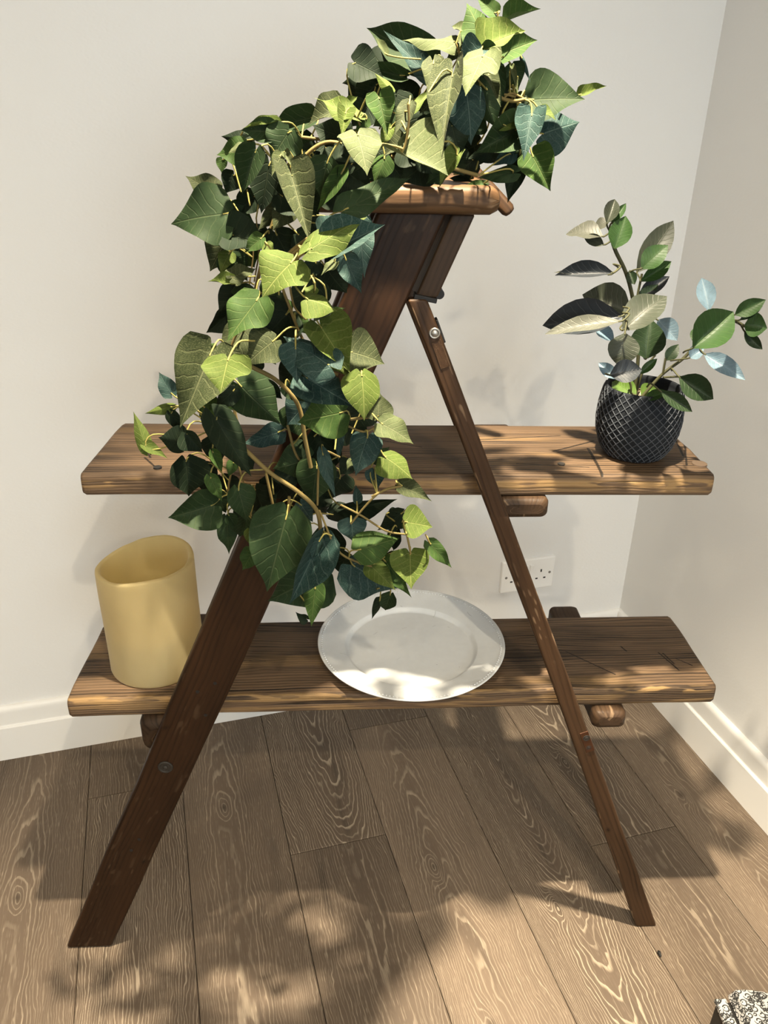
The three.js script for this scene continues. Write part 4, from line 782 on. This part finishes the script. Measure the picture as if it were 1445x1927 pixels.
function growLeaf(kindGeos, mats, parent, [tone, b, t, nrm, wd], i) {
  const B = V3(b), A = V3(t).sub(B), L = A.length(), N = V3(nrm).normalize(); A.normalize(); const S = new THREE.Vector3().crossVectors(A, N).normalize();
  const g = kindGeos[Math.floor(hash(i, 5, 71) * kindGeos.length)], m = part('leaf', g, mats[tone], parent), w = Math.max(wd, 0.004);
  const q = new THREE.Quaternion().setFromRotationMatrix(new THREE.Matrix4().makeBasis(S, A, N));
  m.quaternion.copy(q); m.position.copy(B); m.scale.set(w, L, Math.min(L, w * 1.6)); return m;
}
function stalks(leaves, stems, len, r, parent, mat, name) {   // every leaf's stalk, from its base back to the nearest stem
  const pts = []; for (const [, ...s] of stems) for (let i = 0; i < s.length - 1; i++) for (let k = 0; k < 5; k++) pts.push(V3(s[i]).lerp(V3(s[i + 1]), k / 5));
  const geos = [];
  for (const [, b, t] of leaves) {
    const B = V3(b), A = V3(t).sub(B), L = A.length(); A.normalize(); let best = null, bd = 9; for (const p of pts) { const d = p.distanceTo(B); if (d < bd) { bd = d; best = p; } }
    const E = best.clone(); if (bd > len) E.sub(B).setLength(len).add(B);
    const M = B.clone().addScaledVector(A, -Math.min(0.3 * bd, 0.012)).lerp(E, 0.35); M.y += 0.004;
    if (bd > 0.004) geos.push(tube([B.clone().addScaledVector(A, 0.04 * L), B, M, E], r, 8, 5));
  }
  const m = part(name, mergeGeometries(geos), mat, parent); m.userData.kind = 'stuff'; return m;
}
const vineMat = std({ color: rgb(0.13, 0.098, 0.036), roughness: 0.7, specularIntensity: 0.25 }), stalkMat = std({ color: rgb(0.19, 0.165, 0.05), roughness: 0.7, specularIntensity: 0.25 });
{
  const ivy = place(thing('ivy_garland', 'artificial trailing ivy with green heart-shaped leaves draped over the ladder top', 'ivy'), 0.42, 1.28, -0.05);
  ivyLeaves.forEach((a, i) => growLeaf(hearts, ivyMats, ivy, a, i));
  for (const [r, ...p] of ivyStems) part('stem', tube(p, r * 0.58, p.length * 8, 7), vineMat, ivy);
  stalks(ivyLeaves, ivyStems, 0.04, 0.0009, ivy, stalkMat, 'leaf_stalks');
}
{
  const t = place(thing('potted_plant', 'rubber plant with glossy oval leaves in dark netted pot on upper shelf', 'plant'), 0.851, 0.9048, -0.117);
  const prof = [[0, 0], [0.036, 0], [0.043, 0.004], [0.0515, 0.018], [0.0575, 0.038], [0.0595, 0.056], [0.0585, 0.076], [0.0555, 0.094], [0.0535, 0.102], [0.0515, 0.1045], [0.049, 0.103], [0.0485, 0.098], [0.050, 0.08], [0, 0.079]];
  part('pot', new THREE.LatheGeometry(prof.map((p) => new THREE.Vector2(...p)), 64), std({ color: rgb(0.011, 0.013, 0.016), roughness: 0.75, specularIntensity: 0.25 }), t);
  const rAt = (y) => { for (let i = 1; i < 10; i++) if (prof[i + 1][1] >= y) { const [a, b] = [prof[i], prof[i + 1]]; return lerp(a[0], b[0], clamp((y - a[1]) / (b[1] - a[1]))); } return 0.0515; };
  const net = [], n = 30; for (let k = 0; k < n; k++) for (const s of [1, -1]) { const p = []; for (let i = 0; i <= 26; i++) { const y = lerp(0.003, 0.1035, i / 26), a = k / n * Math.PI * 2 + s * (y / 0.1) * 1.75, r = rAt(y) + 0.0006; p.push([r * Math.cos(a), y, r * Math.sin(a)]); } net.push(tube(p, 0.00075, 44, 4)); }
  const nm = part('pot_netting', mergeGeometries(net), std({ color: rgb(0.05, 0.056, 0.066), roughness: 0.6, specularIntensity: 0.4 }), t); nm.userData.kind = 'stuff'; nm.userData.label = 'blue-black diamond netting';
  const gs = new THREE.IcosahedronGeometry(1, 0), gm = std({ roughness: 0.8 }), inst = new THREE.InstancedMesh(gs, gm, 420), o = new THREE.Object3D(), c = new THREE.Color();
  for (let i = 0; i < 420; i++) { const a = rand() * 6.283, r = 0.048 * Math.sqrt(rand()); o.position.set(r * Math.cos(a), 0.081 + rand() * 0.006 + 0.005 * (1 - r / 0.048), r * Math.sin(a)); o.rotation.set(rand() * 6, rand() * 6, rand() * 6); const s = 0.0018 + rand() * 0.002; o.scale.set(s, s * 0.7, s * 0.9); o.updateMatrix(); inst.setMatrixAt(i, o.matrix); const k = 0.25 + 0.75 * rand(); c.setRGB(0.5 * k, 0.42 * k, 0.29 * k); inst.setColorAt(i, c); }
  inst.name = 'gravel'; inst.castShadow = inst.receiveShadow = true; inst.userData.kind = 'stuff'; t.add(inst);
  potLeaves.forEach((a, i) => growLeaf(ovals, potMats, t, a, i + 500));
  const bark = std({ color: rgb(0.045, 0.045, 0.02), roughness: 0.6 });
  for (const [r, ...p] of potStems) part('stem', tube(p, r * 0.75, p.length * 8, 7), bark, t);
  stalks(potLeaves, potStems, 0.03, 0.0012, t, bark, 'leaf_stalks');
}

// ---------------------------------------------------------------- double wall socket, low on the back wall
{
  const t = thing('wall_socket', 'white double electrical wall socket low behind the right ladder strut', 'socket'); t.position.set(0.8425, 0.2975, BACK);
  const s = new THREE.Shape(), w = 0.0735, h = 0.0455, r = 0.005; s.moveTo(-w + r, -h); s.lineTo(w - r, -h); s.quadraticCurveTo(w, -h, w, -h + r); s.lineTo(w, h - r); s.quadraticCurveTo(w, h, w - r, h); s.lineTo(-w + r, h); s.quadraticCurveTo(-w, h, -w, h - r); s.lineTo(-w, -h + r); s.quadraticCurveTo(-w, -h, -w + r, -h);
  part('face_plate', new THREE.ExtrudeGeometry(s, { depth: 0.005, bevelEnabled: true, bevelThickness: 0.004, bevelSize: 0.0035, bevelOffset: -0.0035, bevelSegments: 4 }), whitePlastic, t);
  const hole = (n, ww, hh, x, y) => part(n, box(ww, hh, 0.0012, x, y, 0.0086), blackMat, t);
  for (const cx of [-0.034, 0.036]) { hole('pin_hole', 0.004, 0.008, cx, 0.008); hole('pin_hole', 0.0065, 0.004, cx - 0.011, -0.014); hole('pin_hole', 0.0065, 0.004, cx + 0.011, -0.014); }
  for (const cx of [-0.0085, 0.0085]) part('rocker_switch', rbox(0.0115, 0.021, 0.006, 0.0012).rotateX(0.12).translate(cx, 0.019, 0.0095), whitePlastic, t);
  for (const cx of [-0.0603, 0.0603]) part('screw_cover', new THREE.CylinderGeometry(0.0035, 0.0035, 0.0012, 20).rotateX(Math.PI / 2).translate(cx, 0.0, 0.0088), std({ color: rgb(0.2, 0.19, 0.17), roughness: 0.4 }), t);
}

// ---------------------------------------------------------------- ornate silver piece standing in the lower right corner
{
  const t = place(thing('silver_casket', 'black box edged in engraved silver at the lower right corner', 'box'), 1.03, 0, 0.25);
  const eng = bake(512, 512, (u, v) => { let d = 0; for (let i = 0; i < 26; i++) { const cx = hash(i, 1, 81), cy = hash(i, 2, 81), r0 = 0.08 + 0.13 * hash(i, 3, 81); let dx = Math.abs(u - cx), dy = Math.abs(v - cy); dx = Math.min(dx, 1 - dx); dy = Math.min(dy, 1 - dy); const r = Math.hypot(dx, dy), a = Math.atan2(v - cy, u - cx), sp = r - r0 * (0.35 + 0.65 * ((a + Math.PI) / 6.283)); d = Math.max(d, (1 - smooth(0.012, 0.026, Math.abs(sp))) * (r < r0 ? 1 : 0)); } const k = 0.42 * (1 - 0.93 * d); return [k, k * 0.98, k * 0.94, 1 - d]; });
  const silver = std({ map: eng.map, bumpMap: eng.bump, bumpScale: 0.0015, roughness: 0.4, metalness: 0.35 });
  const rot = (g) => { const p = g.attributes.position, u = g.attributes.uv; for (let i = 0; i < p.count; i++) u.setXY(i, (p.getX(i) + p.getY(i)) * 26, p.getZ(i) * 26); return g; };
  part('body', rot(rbox(0.112, 0.094, 0.14, 0.003, 0.033, 0.047, 0.02)), blackMat, t);
  part('edge_strip', rot(rbox(0.019, 0.008, 0.145, 0.002, -0.0165, 0.0965, 0.02)), silver, t);
  const lid = new THREE.Shape(); lid.moveTo(0, 0); lid.lineTo(0.008, 0.012); lid.quadraticCurveTo(0.035, 0.012, 0.06, 0.002); lid.quadraticCurveTo(0.04, 0.0, 0.02, -0.004); lid.closePath();
  part('scroll_mount', rot(new THREE.ExtrudeGeometry(lid, { depth: 0.13, bevelEnabled: true, bevelSize: 0.002, bevelThickness: 0.003, bevelSegments: 3, curveSegments: 10 }).translate(0.001, 0.099, -0.055)), silver, t);
}
{ // a dark crumb on the floor
  const g = new THREE.IcosahedronGeometry(0.004, 1), p = g.attributes.position; for (let i = 0; i < p.count; i++) { const k = 0.6 + 0.8 * noise(p.getX(i) * 700, p.getZ(i) * 700, 91); p.setXYZ(i, p.getX(i) * k * 0.8, p.getY(i) * k * 0.6, p.getZ(i) * k * 1.5); } g.computeVertexNormals();
  const t = part('floor_crumb', g, blackMat, scene); tag(t, 'tiny black crumb on the floor near the right strut foot', 'debris'); place(t, 0.985, 0.0024, 0.054);
}

renderer.render(scene, camera);
